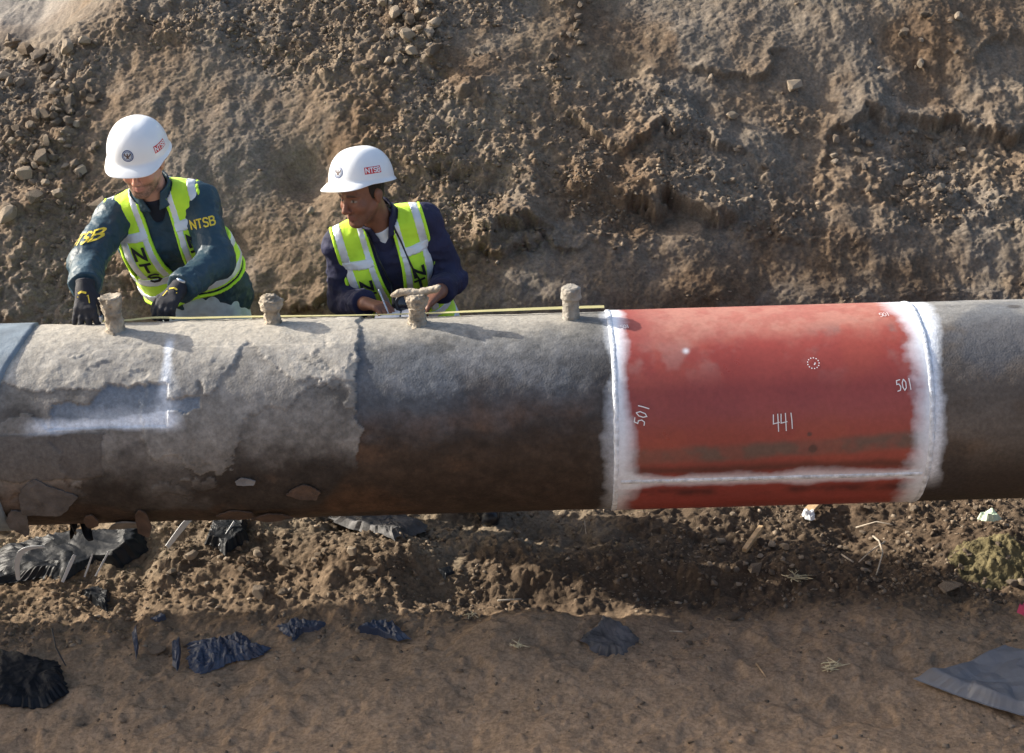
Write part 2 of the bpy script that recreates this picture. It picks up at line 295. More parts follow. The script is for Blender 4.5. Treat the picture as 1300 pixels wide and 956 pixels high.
def old_section(x, t):
    a = t*.00665                                             # arc length
    coat = x < -.565+.035*blot(x*.2, t, 9, 1)+.012*blot(x, t, 40, 2)
    coat = coat.astype(float)*sstep(127, 118, t+14*blot(x, t, 4, 3)+20*sstep(-.75, -.6, x))
    lowedge = 52+20*blot(x, t, 2.2, 4)+9*blot(x, t, 12, 5)-26*sstep(-1.12, -.95, x)*sstep(-.7, -.9, x+.1)
    crust = coat*(t < lowedge)*(np.abs(t) < 400)
    # the peeled window with its blue-grey skin
    ex = .035*blot(x, t, 7, 7)+.018*blot(x, t, 26, 8)
    win = ((x > -1.66+ex) & (x < -1.255) & (t > 57+130*ex-11*sstep(-1.56, -1.45, x)) & (t < 69)) | ((x > -1.27) & (x < -1.13+ex*.4) & (t > 54.5+90*ex) & (t < 62+150*ex))
    win = win.astype(float)
    crust = crust*(1-win)
    rr = RP+.0045*coat+.0045*crust-.007*win*coat+.002*blot(x, t, 5, 9)+.0016*blot(x, t, 28, 10)+.0045*crust*np.clip(blot(x, t, 24, 11), 0, 1)
    flap = ((x > -2.4) & (x < -1.50+.03*blot(x, t, 9, 1)) & (t > 71) & (t < 96+4*blot(x, t, 10, 2))).astype(float); rr = rr+.004*flap
    bare = mixc(A3(.135, .138, .145), A3(.050, .033, .024), sstep(48, 90, t+26*blot(x, t, 1.6, 12)+10*blot(x, t, 14, 1)))  # dark brown lower half, deepened to paint in its shade
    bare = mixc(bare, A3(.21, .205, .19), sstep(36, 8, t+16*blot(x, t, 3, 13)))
    bare = mixc(bare, A3(.105, .116, .132), .75*sstep(.02, .3, blot(x, t, 2.4, 14))*sstep(85, 55, t))
    bare = mixc(bare, A3(.115, .062, .035), .75*sstep(.05, .4, blot(x*.6, t, 3.0, 2))*sstep(50, 85, t))
    bare = mixc(bare, A3(.045, .038, .034), .8*sstep(.24, .36, x+.03*blot(x, t, 6, 6))*sstep(20, 50, t))
    wrap = mixc(A3(.245, .228, .205), A3(.045, .036, .030), sstep(78, 108, t+22*blot(x, t, 2.2, 3)+9*blot(x, t, 16, 4)))  # dark lower wrap, with shade also painted into its colour
    wrap = mixc(wrap, A3(.105, .096, .088), .8*sstep(-.05, .35, blot(x, t, 3.5, 5))*sstep(40, 62, t))
    wrap = mixc(wrap, A3(.12, .070, .042), .7*sstep(.1, .4, blot(x, t, 3.2, 8))*sstep(85, 105, t))
    cr = mixc(A3(.43, .40, .35), A3(.31, .295, .27), sstep(-.2, .3, blot(x, t, 4, 6)))*(1+.28*blot(x, t, 30, 7))[..., None]
    cr = mixc(cr, A3(.55, .50, .42), .7*sstep(.1, .4, blot(x, t, 6, 1))*sstep(35, 5, t))
    crack = .6*sstep(.030, .010, np.abs(blot(x, t, 5, 12, 6)))*sstep(.12, .3, blot(x, t, 3, 9)); lay = (blot(x, t, 3.2, 15, 6) > .10+.004*(t-60)).astype(float)*(t > 22); rr = rr+.0035*lay*coat; rr = rr-.0035*crack*coat; wrap = wrap*(1-.55*crack)[..., None]; cr = cr*(1-.5*crack)[..., None]
    wrap = mixc(wrap*(1+.5*blot(x, t, 11, 15, 6))[..., None], A3(.30, .285, .26), .55*lay*sstep(112, 92, t)); cr = cr*(1+.22*blot(x, t, 12, 13, 6))[..., None]; bare = bare*((1+.5*fbm2(x*.35, t*.00665, 14, 5, .6, 7))*(1+.45*blot(x, t, 30, 4, 3)))[..., None]; wrap = wrap*(1+.4*blot(x, t, 30, 8, 3))[..., None]
    c = mixc(bare, wrap, coat); c = mixc(c, cr, crust); c = mixc(c, A3(.20, .235, .28), win)
    c = mixc(c, A3(.105, .094, .086)*1.0, .75*flap)
    # dust along the crown
    c = mixc(c, A3(.46, .425, .36), .75*sstep(26, 4, t+10*blot(x, t, 9, 3)+8*blot(x, t, 30, 5))*sstep(.3, .15, x))
    # sprayed white: round the cut window and round the weld
    wl = spray(t-(67.6-3.5*(x+1.75)), 4.2, x, t, 2)*sstep(-1.80, -1.70, x)*sstep(-1.22, -1.28, x)+.45*spray(t-63, 7, x, t, 5)*sstep(-1.62, -1.5, x)*sstep(-1.2, -1.3, x)
    wv = spray(x+1.275-.02*(t/60), .016+.03*sstep(30, 60, t), x, t, 8)*sstep(6, 22, t)*sstep(73, 66, t)*(.5+.5*sstep(-.4, .1, blot(x, t, 12, 2)))
    ww = spray(x-.40, .055, x, t, 11)*(.55+.45*sstep(150, 100, t))
    c = mixc(c, A3(.80, .85, .92), np.clip(.85*wl+.8*wv+.9*ww, 0, .95))
    rg = .82-.2*(1-coat)*sstep(20, 40, t)-.15*win
    return rr, c, rg
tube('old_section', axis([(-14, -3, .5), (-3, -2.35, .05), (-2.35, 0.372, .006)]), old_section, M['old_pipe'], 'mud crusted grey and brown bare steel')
def red_section(x, t):
    rr = RP+.0055+.0008*blot(x, t, 4, 1)
    c = np.zeros(x.shape+(3,))+A3(.39, .075, .057); c = mixc(c, A3(.335, .064, .051), sstep(-.2, .4, blot(x, t, 2.2, 3)))
    c = mixc(c, A3(.40, .084, .057), .6*sstep(.1, .4, blot(x, t, 3.4, 9)))
    # dusty crown with painted sheen, scuffs, smeared band above the seam
    dust_sheen = sstep(36, 12, t+12*blot(x, t, 3, 5)+9*blot(x, t, 14, 4)); c = mixc(c, A3(.60, .33, .25), .55*dust_sheen*(.6+.4*sstep(-.3, .3, blot(x, t, 20, 1)))*sstep(.40, .62, x)*sstep(1.5, 1.3, x+.002*(t-20)))
    c = mixc(c, A3(.42, .26, .23), .40*sstep(.12, .42, blot(x, t, 7, 7))*np.exp(-((t-38)/11)**2))
    c = mixc(c, A3(.22, .20, .18), .6*sstep(.05, .4, blot(x, t, 9, 2))*np.exp(-((t-24)/7)**2)*sstep(1.0, 1.3, x))
    band = np.exp(-((t-(92-5*(x-.9)+3*blot(x, t, 4, 8)))/5.0)**4); c = mixc(c, A3(.135, .105, .088), .85*band*(.55+.45*sstep(-.3, .25, blot(x, t, 12, 6))))
    c = mixc(c, A3(.07, .03, .025), .7*np.exp(-((t-103-4*blot(x, t, 3, 3))/3.2)**2)); c = mixc(c, A3(.05, .02, .02), .75*np.exp(-((t-121)/4)**2)*sstep(-.4, .1, blot(x, t, 5, 1)))
    for (bx, bt, br) in ((1.09, 91.5, .020), (1.075, 83, .011)):
        c = mixc(c, A3(.09, .05, .045), .8*sstep(br, br*.6, np.hypot(x-bx, (t-bt)*.00665)))
    ws = spray(t-110.5, 5.2, x, t, 4)*.85
    wl = spray(x-.385, .040*(1+.35*sstep(60, 90, t)), x, t, 11)*(.6+.4*sstep(140, 100, t)); wr = spray(x-1.52, .082, x, t, 9)
    wo = sstep(.02, 0, np.hypot(x-.64, (t-34)*.0067))
    c = mixc(c, A3(.80, .85, .92), np.clip(ws+wl+wr+.8*wo, 0, .96))
    rg = .40+.28*dust_sheen+.15*blot(x, t, 6, 2)+.4*np.clip(ws+wl+wr, 0, 1)
    return rr, c, rg
tube('red_section', axis([(.378, 1.518, .0056)]), red_section, M['red_primer'], 'replacement section in dull red primer with white sprayed welds')
def far_section(x, t):
    rr = RP+.003+.0015*blot(x, t, 5, 9)+.0012*blot(x, t, 28, 10)
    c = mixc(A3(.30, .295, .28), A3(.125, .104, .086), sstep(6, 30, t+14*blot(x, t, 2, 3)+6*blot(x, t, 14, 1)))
    c = mixc(c, A3(.135, .085, .050), .85*sstep(-.05, .3, blot(x*.6, t, 2.2, 5))*sstep(35, 62, t)*sstep(115, 95, t))
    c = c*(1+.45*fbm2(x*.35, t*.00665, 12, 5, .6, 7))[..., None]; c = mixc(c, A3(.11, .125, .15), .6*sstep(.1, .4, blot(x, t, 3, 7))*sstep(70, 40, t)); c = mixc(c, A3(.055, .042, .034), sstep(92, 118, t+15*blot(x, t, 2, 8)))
    c = mixc(c, A3(.05, .04, .035), .8*sstep(1.70, 1.62, x+.04*blot(x, t, 5, 4))*sstep(85, 105, t)*sstep(140, 125, t))
    c = mixc(c, A3(.06, .05, .045), .7*sstep(.025, .012, np.hypot((x-1.9)*.7, (t-2)*.0067)))
    c = mixc(c, A3(.80, .85, .92), np.clip(spray(x-1.535, .06*(1-.3*sstep(10, 40, t)), x, t, 9), 0, .96)*sstep(128, 105, t))
    return rr, c, .68+.1*blot(x, t, 6, 2)
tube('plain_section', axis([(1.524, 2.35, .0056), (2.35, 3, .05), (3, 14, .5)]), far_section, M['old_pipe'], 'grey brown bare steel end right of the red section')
# weld beads: rings and the long seam
def bead(name, x0, r, lab=None):
    th = np.arange(0, 360, 1.0); ph = np.linspace(0, 2*np.pi, 8, endpoint=False); T, Ph = np.meshgrid(th, ph, indexing='ij')
    w = .011*(1+.15*fbm2(T, T*0, .35, 2, .5, 3)); b = .0040*(1+.35*vn2(T*.9, Ph*0, 2))
    me = mesh(name, cyl(x0+w*np.cos(Ph)+.0015*fbm2(T, T*0, .2, 2, .5, 1), T, r+b*np.sin(Ph)).reshape(-1, 3), np.concatenate([gridfaces(360, 8, True), np.array([[i*8+7, ((i+1) % 360)*8+7, ((i+1) % 360)*8, i*8] for i in range(360)])])); return part(name, me, M['weld'], None, lab)
bead('weld_bead', .375, RP+.003); bead('weld_bead', 1.521, RP+.004)
def seam():
    xs = np.arange(.392, 1.505, .004); ph = np.linspace(-1, 1, 7); X, Ph = np.meshgrid(xs, ph, indexing='ij')
    t = 110.5+Ph*1.5+.25*vn2(X*60, X*0, 1); r = RP+.0055+.005*np.sqrt(np.clip(1-Ph**2, 0, 1))*(1+.25*vn2(X*130, X*0, 3))-.001
    part('weld_seam', mesh('weld_seam', cyl(X, t, r).reshape(-1, 3), gridfaces(len(xs), 7)), M['weld'])
seam()
# grey sleeve over the left end
def sleeve():
    th = np.arange(-180, 180, 1.5); L = np.array([0, .004, .02, .3, .8, 3, 11]); T, Q = np.meshgrid(th, L, indexing='ij')
    edge = -1.805-.10*sstep(0, 75, np.abs(T))+.004*fbm2(T, T*0, .1, 3, .5, 2); r = RP+.0195+.0015*fbm2(T*.03, Q*2, 1, 3, .5, 1); r = np.where(Q == 0, RP+.006, r)
    V = cyl(edge-Q, T, r).reshape(-1, 3); n = len(L)
    part('sleeve', mesh('sleeve', V, gridfaces(len(th), n, True)), M['sleeve'], None, 'smooth blue grey sleeve at the left end')
sleeve()
# crusted stubs on the crown
def lathe(prof, n=40, m=46, amp=.006, freq=45, squash=1.0, seed=0.0):
    prof = np.array(prof); z = np.linspace(0, 1, m); q = np.linspace(0, 1, len(prof)); rr = np.interp(z, q, prof[:, 0]); zz = np.interp(z, q, prof[:, 1])
    a = np.linspace(0, 2*np.pi, n, endpoint=False); A, Z = np.meshgrid(a, zz, indexing='ij'); Rr = np.tile(rr, (n, 1))
    P = np.stack([Rr*np.cos(A), Rr*np.sin(A)*squash, Z], -1)
    d = vn3(P*freq+seed*7.7)+.8*np.abs(vn3(P*freq*2.3+3+seed))*2-.3+.6*vn3(P*freq*4.2+9); k = np.clip(Rr/.02, 0, 1)
    N = np.stack([np.cos(A), np.sin(A), 0*A], -1); P = P+N*(amp*d*2*k)[..., None]+np.stack([0*A, 0*A, amp*d*.8], -1)
    return P.reshape(-1, 3), gridfaces(n, m, True)
def stub(x, th, prof, lab, amp=.006, lean=(0, 0), seed=0., rot=0):
    V, Fc = lathe(prof, amp=amp, seed=seed); base = cyl(np.array(x), np.array(float(th)), RP-.012)
    V = V+np.stack([V[:, 2]*lean[0], V[:, 2]*lean[1], 0*V[:, 2]], -1); V = V+base
    return part('stub', mesh('stub', V, Fc), M['mud'], None, lab)
stub(-1.485, 3, [(.060, 0), (.042, .012), (.032, .035), (.033, .09), (.036, .115), (.041, .15), (.040, .160), (.030, .158), (.0, .150)], 'tall tan mud crusted stub with a flared top', .0055, (-.06, 0), 1)
stub(-.90, -3, [(.055, 0), (.036, .015), (.029, .03), (.029, .065), (.040, .083), (.044, .10), (.042, .117), (.030, .124), (.020, .135), (0, .135)], 'mud crusted stub with a wider knobbly head', .006, (-.02, 0), 2)
s3 = stub(-.352, 1, [(.070, 0), (.040, .012), (.033, .03), (.032, .07), (.038, .085), (.041, .12), (.034, .132), (0, .134)], 'mud crusted stub carrying a crossbar', .006, (0, 0), 3)
s4 = stub(.230, -1, [(.052, 0), (.034, .012), (.031, .03), (.031, .085), (.033, .087), (.038, .09), (.038, .125), (.036, .133), (.027, .138), (0, .138)], 'grey cylindrical capped stub', .0028, (0, 0), 4)
s4.data.materials[0] = simple('mud_grey', (.30, .275, .235), .92, 30, .35, .8, 70)
def crossbar():
    n = 40; u = np.linspace(0, 1, n); a = np.linspace(0, 2*np.pi, 16, endpoint=False); U, Aa = np.meshgrid(u, a, indexing='ij')
    rad = .0135*np.sqrt(np.clip(1-np.abs(2*U-1)**8, 0, 1))*(1+.3*np.exp(-((U-.93)/.08)**2)); cx = -.352-.098+.197*U; cz = HZ+RP+.124+.034*(U-.45)+.006*np.sin(U*7)
    P = np.stack([cx, -.005+.0+rad*np.cos(Aa)*1.2-.02*(U-.5), cz+rad*np.sin(Aa)], -1); d = vn3(P*50)+.6*vn3(P*120); N = np.stack([0*U, np.cos(Aa), np.sin(Aa)], -1)
    P = P+N*(.007*d)[..., None]
    Fc = np.concatenate([gridfaces(n, 16), np.array([[i*16+15, (i+1)*16+15, (i+1)*16, i*16] for i in range(n-1)])])
    o = link('crossbar', mesh('crossbar', P.reshape(-1, 3), Fc), M['mud']); o.parent = s3
crossbar()
# loose flakes of coating hanging from the underside
def flake(x, th, w, hgt, mat, lift=.02, curl=.03, seed=0, lab=None):
    n = 36; r_ = random.Random(seed); a = np.linspace(0, 2*np.pi, n, endpoint=False)
    nc = 7; ca_ = np.sort(np.array([(k+r_.uniform(-.32, .32))*2*np.pi/nc for k in range(nc)])); cr_ = np.array([r_.uniform(.75, 1.25) for _ in range(nc)]); cp = np.stack([cr_*np.cos(ca_), cr_*np.sin(ca_)], -1); cp = np.vstack([cp, cp[:1]]); rad = []
    for q in a:                                            # straight broken edges between the corners
        dq = np.array([math.cos(q), math.sin(q)]); best = .8
        for A_, B_ in zip(cp, cp[1:]):
            e_ = B_-A_; den = dq[0]*e_[1]-dq[1]*e_[0]
            if abs(den) > 1e-6:
                tq = (A_[0]*e_[1]-A_[1]*e_[0])/den; sq = (A_[0]*dq[1]-A_[1]*dq[0])/den
                if tq > 0 and -1e-6 <= sq <= 1+1e-6: best = tq
        rad.append(best+r_.uniform(-.03, .03))
    rad = np.array(rad)
    rings = np.linspace(0, 1, 7)[1:]; U = [0.]; W = [0.]
    for k in rings: U += list(.5*w*k*rad*np.cos(a)); W += list(.5*hgt*k*rad*np.sin(a))
    U = np.array(U); W = np.array(W); nv = len(U)
    def surf(off):
        q = W/hgt; r = RP+.010+lift*np.clip(q+.5, 0, 1.3)**2+curl*(U/w)**2*1.2+off+.006*fbm2(U, W, 12, 3, .5, seed); return cyl(x+U, th+np.degrees(W/RP), r)
    V = np.concatenate([surf(.005), surf(0)]); Fc = []
    for s_, fl in ((0, 0), (nv, 1)):
        f = [(s_, s_+1+i, s_+1+(i+1) % n) for i in range(n)]
        for k in range(len(rings)-1):
            b0 = s_+1+k*n; b1 = b0+n; f += [(b0+i, b1+i, b1+(i+1) % n, b0+(i+1) % n) for i in range(n)]
        Fc += [q[::-1] for q in f] if fl else f
    b0 = 1+(len(rings)-1)*n; Fc += [(b0+i, b0+nv+i, b0+nv+(i+1) % n, b0+(i+1) % n) for i in range(n)]
    part('coating_flake', mesh('coating_flake', V, Fc, False), M[mat], None, lab)
flake(-1.73, 112, .22, .20, 'flake_grey', .012, .01, 1, 'large grey sheet of coating peeling off'); flake(-1.40, 131, .07, .13, 'flake_brown', .05, .05, 2, 'curled brown flake'); flake(-1.475, 147, .15, .10, 'flake_pale', .012, .01, 3, 'grey flake hanging at the bottom edge')
flake(-.99, 101, .075, .032, 'flake_pale', .012, .01, 4); flake(-.775, 110, .12, .07, 'flake_brown', .008, .01, 5); flake(-.92, 136, .14, .05, 'flake_brown', .01, .01, 6); flake(-1.60, 133, .07, .09, 'flake_brown', .02, .02, 7); flake(-1.86, 128, .09, .16, 'flake_grey', .04, .03, 8); flake(-1.05, 132, .16, .08, 'flake_brown', .004, .005, 9)
# ---- lettering: strokes laid on a surface
GLYPH = {'N': [[(0, 0), (0, 1), (1, 0), (1, 1)]], 'T': [[(0, 1), (1, 1)], [(.5, 1), (.5, 0)]], 'S': [[(1, .85), (.75, 1), (.25, 1), (0, .8), (.15, .58), (.85, .42), (1, .2), (.75, 0), (.25, 0), (0, .15)]],
         'B': [[(0, 0), (0, 1), (.7, 1), (.95, .85), (.9, .62), (.65, .53), (0, .53)], [(.65, .53), (1, .38), (1, .15), (.75, 0), (0, 0)]],
         '5': [[(.95, 1), (.2, .95), (.12, .6), (.6, .62), (.9, .35), (.7, .05), (.1, .0)]], '0': [[(.5, 1), (.1, .7), (.08, .3), (.4, 0), (.8, .2), (.9, .7), (.5, 1)]], '1': [[(.45, 1), (.5, .5), (.48, 0)]],
         '4': [[(.1, 1), (0, .42), (.95, .48)], [(.78, 1.02), (.72, -.1)]]}
def ribbon(pts, w, cap=True):
    """flat ribbon along 2-D points -> 2-D verts and quads, with mitred joints"""
    p = np.array(pts, float); d = np.diff(p, axis=0); d /= np.linalg.norm(d, axis=1, keepdims=True)
    if cap: p[0] -= d[0]*w*.3; p[-1] += d[-1]*w*.3
    out = []
    for i in range(len(p)):
        if i == 0: t = d[0]; k = 1
        elif i == len(p)-1: t = d[-1]; k = 1
        else:
            t = d[i-1]+d[i]; t /= max(np.linalg.norm(t), 1e-6); k = min(1/max(abs(t@d[i]), .45), 1.9)
        nn = np.array([-t[1], t[0]])*w*.5*k; out += [p[i]+nn, p[i]-nn]
    return np.array(out), [(2*i, 2*i+1, 2*i+3, 2*i+2) for i in range(len(p)-1)]
def densify(pts, step):
    out = [pts[0]]
    for a, b in zip(pts, pts[1:]):
        n = max(1, int(math.ceil(math.dist(a, b)/step))); out += [(a[0]+(b[0]-a[0])*i/n, a[1]+(b[1]-a[1])*i/n) for i in range(1, n+1)]
    return out
def glyph2d(ch, ox, oy, w, h, sw, step):
    V = np.zeros((0, 2)); Fc = []
    for st in GLYPH[ch]:
        v, f = ribbon(densify([(ox+a*w, oy+b*h) for a, b in st], step), sw); Fc += [tuple(i+len(V) for i in q) for q in f]; V = np.vstack([V, v])
    return V, Fc
def chalk_word(word, x, th, h, ang, sw=.0042, adv=.72, wd=.55):
    V = np.zeros((0, 2)); Fc = []; o = 0
    for ch in word:
        v, f = glyph2d(ch, o, 0, h*wd, h, sw, .012); Fc += [tuple(i+len(V) for i in q) for q in f]; V = np.vstack([V, v]); o += h*adv
    V[:, 0] -= o/2; V[:, 1] -= h/2; ca, sa = math.cos(ang), math.sin(ang); U = V[:, 0]*ca-V[:, 1]*sa; W = V[:, 0]*sa+V[:, 1]*ca
    P = cyl(x+U, th-np.degrees(W/RP), RP+.0085+0*U); part('chalk_number', mesh('chalk_number', P, Fc, False), M['chalk'], None, 'white chalk number '+word)
chalk_word('501', .467, 69, .040, R(72), .0036, .68, .5); chalk_word('441', .985, 75.5, .056, R(4), .0036, .50, .42); chalk_word('501', 1.425, 57.5, .040, R(6), .0036, .52, .42)
chalk_word('501', .425, 14, .022, R(8), .002, .5); chalk_word('501', 1.40, 9, .026, R(5), .002, .5)
def dots():
    V = []; Fc = []
    for k in range(16):
        a = k*2*math.pi/13; rr = .021*(1 if k < 13 else .3); b = len(V); u, w = rr*math.cos(a), rr*math.sin(a)
        for q in range(6): V.append(cyl(np.array(1.10+u+.0026*math.cos(q*1.047)), np.array(44+math.degrees((w+.0026*math.sin(q*1.047))/RP)), RP+.0082))
        Fc.append(tuple(b+q for q in range(6)))
    part('chalk_mark', mesh('chalk_mark', np.array(V), [f[::-1] for f in Fc], False), M['chalk'], None, 'small ring of white chalk dots')
dots()
# ================================================================== THE TWO WORKERS
# ---- solids described by distance fields, skinned with surface nets
def V3(*a): return np.array(a, np.float64)
def unit(v): v = np.asarray(v, float); return v/np.linalg.norm(v)
class Solid:
    def __init__(self): self.pr = []
    def cone(self, a, b, ra, rb, k=.02): self.pr.append(('c', np.array(a, float), np.array(b, float), ra, rb, k)); return self
    def ball(self, c, r, k=.01): return self.cone(c, np.array(c)+V3(0, 0, 1e-4), r, r, k)
    def ell(self, c, ax, rad, k=.015): self.pr.append(('e', np.array(c, float), np.array(ax, float), np.array(rad, float), k)); return self
    def cut(self, c, r, k=.008): self.pr.append(('s', np.array(c, float), r, k)); return self
    def add(self, other): self.pr += other.pr; return self
    @staticmethod
    def one(q, P):
        if q[0] == 'c':
            a, b = q[1], q[2]; ab = b-a; t = np.clip(((P-a)@ab)/(ab@ab), 0, 1); return np.linalg.norm(P-a-t[..., None]*ab, axis=-1)-(q[3]+t*(q[4]-q[3]))
        if q[0] == 'e':
            L = (P-q[1])@q[2].T; k0 = np.linalg.norm(L/q[3], axis=-1); k1 = np.linalg.norm(L/q[3]**2, axis=-1); return k0*(k0-1)/np.maximum(k1, 1e-9)
        return np.linalg.norm(P-q[1], axis=-1)-q[2]
    @staticmethod
    def comb(D, d, q):
        k = q[-1]
        if q[0] == 's': d = -d; h = np.clip(.5-.5*(d-D)/k*-1, 0, 1); h = np.clip(.5+.5*(d-D)/k, 0, 1); return D*(1-h)+d*h+k*h*(1-h)
        h = np.clip(.5+.5*(d-D)/k, 0, 1); return d*(1-h)+D*h-k*h*(1-h)
    def box(self, q, m):
        if q[0] == 'c': return np.minimum(q[1]-q[3], q[2]-q[4])-m, np.maximum(q[1]+q[3], q[2]+q[4])+m
        r = np.max(q[3]) if q[0] == 'e' else q[2]; return q[1]-r-m, q[1]+r+m
    def at(self, P):
        D = np.full(P.shape[:-1], .12)
        for q in self.pr: D = self.comb(D, self.one(q, P), q)
        return D
    def grid(self, ax, m=.035):
        D = np.full(tuple(len(a) for a in ax), .12)
        for q in self.pr:
            lo, hi = self.box(q, m); sl = tuple(slice(np.searchsorted(a, l), np.searchsorted(a, h)) for a, l, h in zip(ax, lo, hi))
            if any(s.stop <= s.start for s in sl): continue
            P = np.stack(np.meshgrid(*[a[s] for a, s in zip(ax, sl)], indexing='ij'), -1); D[sl] = self.comb(D[sl], self.one(q, P), q)
        return D
def nets(D, ax):
    """surface nets: one vertex for each cell that the surface crosses"""
    S = D < 0; nx, ny, nz = D.shape
    mn = None
    acc = np.zeros((nx-1, ny-1, nz-1), np.int8)
    for i in (0, 1):
        for j in (0, 1):
            for k in (0, 1): acc += S[i:nx-1+i, j:ny-1+j, k:nz-1+k]
    act = np.argwhere((acc > 0) & (acc < 8)); idx = -np.ones(acc.shape, np.int64); idx[tuple(act.T)] = np.arange(len(act))
    ps = np.zeros((len(act), 3)); cn = np.zeros(len(act)); C8 = [(i, j, k) for i in (0, 1) for j in (0, 1) for k in (0, 1)]
    co = [np.stack([ax[d][act[:, d]+c[d]] for d in range(3)], -1) for c in C8]; va = [D[act[:, 0]+c[0], act[:, 1]+c[1], act[:, 2]+c[2]] for c in C8]
    for a in range(8):
        for b in range(a+1, 8):
            if sum(abs(C8[a][d]-C8[b][d]) for d in range(3)) != 1: continue
            m = (va[a] < 0) != (va[b] < 0); t = va[a]/np.where(m, va[a]-va[b], 1); ps += np.where(m[:, None], co[a]+t[:, None]*(co[b]-co[a]), 0); cn += m
    V = ps/cn[:, None]; Fs = []
    for d in range(3):
        u, w = (d+1) % 3, (d+2) % 3
        s0 = [slice(None)]*3; s1 = [slice(None)]*3; s0[d] = slice(0, -1); s1[d] = slice(1, None); A = S[tuple(s0)]; B = S[tuple(s1)]
        E = np.argwhere(A != B); E = E[(E[:, u] > 0) & (E[:, w] > 0) & (E[:, u] < D.shape[u]-1) & (E[:, w] < D.shape[w]-1)]
        ins = A[tuple(E.T)]; q = []
        for du, dw in ((1, 1), (0, 1), (0, 0), (1, 0)):
            e = E.copy(); e[:, u] -= du; e[:, w] -= dw; q.append(idx[tuple(e.T)])
        q = np.stack(q, -1); q[~ins] = q[~ins][:, ::-1]; Fs.append(q)
    return V, np.concatenate(Fs)
def skin(name, D, ax, mat, root, sub=None, label=None):
    V, Fc = nets(D, ax); me = mesh(name, V, Fc); o = link(name, me, mat)
    if sub is None: fit_parent(o, root)
    else: o.parent = sub
    if label: o['label'] = label
    return o
def lin(lo, hi, s): return np.arange(lo, hi+s, s)
def folds(P, amp, f=11., st=(1, 1, 1.0)):
    Q = P*np.array(st); return amp*(2.2*np.abs(vn3(Q*f+3.1))+1.1*np.abs(vn3(Q*f*2.1+9.7))-.9+.5*vn3(Q*f*4.7))
def hframe(yaw, pit, roll):
    y, p, r = R(yaw), R(pit), R(roll); f = V3(-math.sin(y)*math.cos(p), -math.cos(y)*math.cos(p), -math.sin(p)); rt = unit(np.cross(V3(0, 0, 1), f)); u = np.cross(f, rt)
    return rt*math.cos(r)+u*math.sin(r), f, u*math.cos(r)-rt*math.sin(r)
def hand(S, w, d, n, s, curl, thumb=.4, grow=0., spread=1.0, km=.010):
    """palm and five fingers; w wrist, d wrist->knuckles, n out of the palm, s towards the thumb"""
    d = unit(d); n = unit(n-d*(n@d)); s = unit(s-d*(s@d)-n*(s@n)); offs = (.029, .010, -.009, -.027); ln = (.074, .082, .076, .060); rad = (.0096, .0099, .0094, .0084)
    for i, o in enumerate(offs):
        kn = w+d*(.088-.004*abs(i-1))+s*o*1.02; S.cone(w+s*o*.55+d*.006, kn, .0150+grow, .0128+grow, .016)
    tips = []
    for i, o in enumerate(offs):
        p = w+d*(.088-.004*abs(i-1))+s*o*1.02; a = 0; c = curl[i] if hasattr(curl, '__len__') else curl; dd = unit(d+s*(.10*spread*(1.3-i)))
        for j, (fr, cu) in enumerate(((.45, .45), (.31, .65), (.24, .45))):
            a += c*cu; q = p+(dd*math.cos(a)+n*math.sin(a))*ln[i]*fr; r0 = rad[i]*(1-.07*j)+grow; S.cone(p, q, r0, r0*.94, km if j == 0 else .004); p = q
        tips.append(p)
    b = w+d*.022+s*.026+n*.006; m1 = b+(d*.62+s*.62+n*thumb*.5)*.042; m2 = m1+unit(d*.9+s*.15+n*thumb)*.033; m3 = m2+unit(d*.9-s*.1+n*thumb*1.2)*.026
    S.cone(b, m1, .0155+grow, .0125+grow, .012); S.cone(m1, m2, .0118+grow, .0105+grow, .004); S.cone(m2, m3, .0104+grow, .0088+grow, .004); tips.append(m3)
    return tips
def head(S, c, fr):
    r, f, u = fr; g = lambda a, b, e: c+a*r+b*f+e*u; AX = np.stack([r, f, u])
    S.ell(g(0, -.004, .035), AX, (.076, .097, .093), .02); S.ell(g(0, .038, -.038), AX, (.061, .058, .078), .03)
    S.cone(g(0, .045, -.06), g(0, .077, -.103), .036, .019, .022)
    for s in (-1, 1):
        S.cone(g(s*.056, .004, -.045), g(s*.020, .072, -.103), .018, .015, .022); S.ell(g(s*.043, .066, -.030), AX, (.020, .022, .022), .02)
        S.cone(g(s*.012, .092, .022), g(s*.046, .076, .020), .0095, .008, .012)
        S.cut(g(s*.033, .103, .0), .0165, .012); S.ball(g(s*.032, .0765, -.001), .0128, .003)
        S.ball(g(s*.0125, .104, -.043), .0088, .008); S.ell(g(s*.079, -.008, -.010), AX, (.008, .018, .031), .008)
        S.ell(g(s*.081, -.012, -.004), AX, (.009, .021, .022), .006)
    S.cone(g(0, .094, .008), g(0, .118, -.036), .0085, .0125, .012)
    S.cone(g(-.021, .088, -.066), g(0, .0985, -.064), .005, .0068, .007); S.cone(g(.021, .088, -.066), g(0, .0985, -.064), .005, .0068, .007)
    S.cone(g(-.018, .088, -.0765), g(0, .096, -.0775), .005, .0075, .007); S.cone(g(.018, .088, -.0765), g(0, .096, -.0775), .005, .0075, .007)
M['body'] = by_attr('skin', .55, .07, 90, .06, 220, .001, .4)
M['hat'] = simple('hat_shell', (.82, .84, .85), .34, 9, .035, .03, 30, spec=.5)
M['lime'] = simple('lime_fabric', (.60, .98, .045), .8, 14, .10, .40, 45, sheen=.2)
M['lime_trim'] = simple('lime_trim', (.60, .98, .05), .75)
M['silver'] = simple('silver_tape', (.74, .77, .80), .42, 14, .08, .3, 50, metal=.25)
M['black'] = simple('black_print', (.012, .014, .018), .7)
M['vest_dark'] = simple('vest_mesh', (.012, .022, .040), .9, 300, .3)
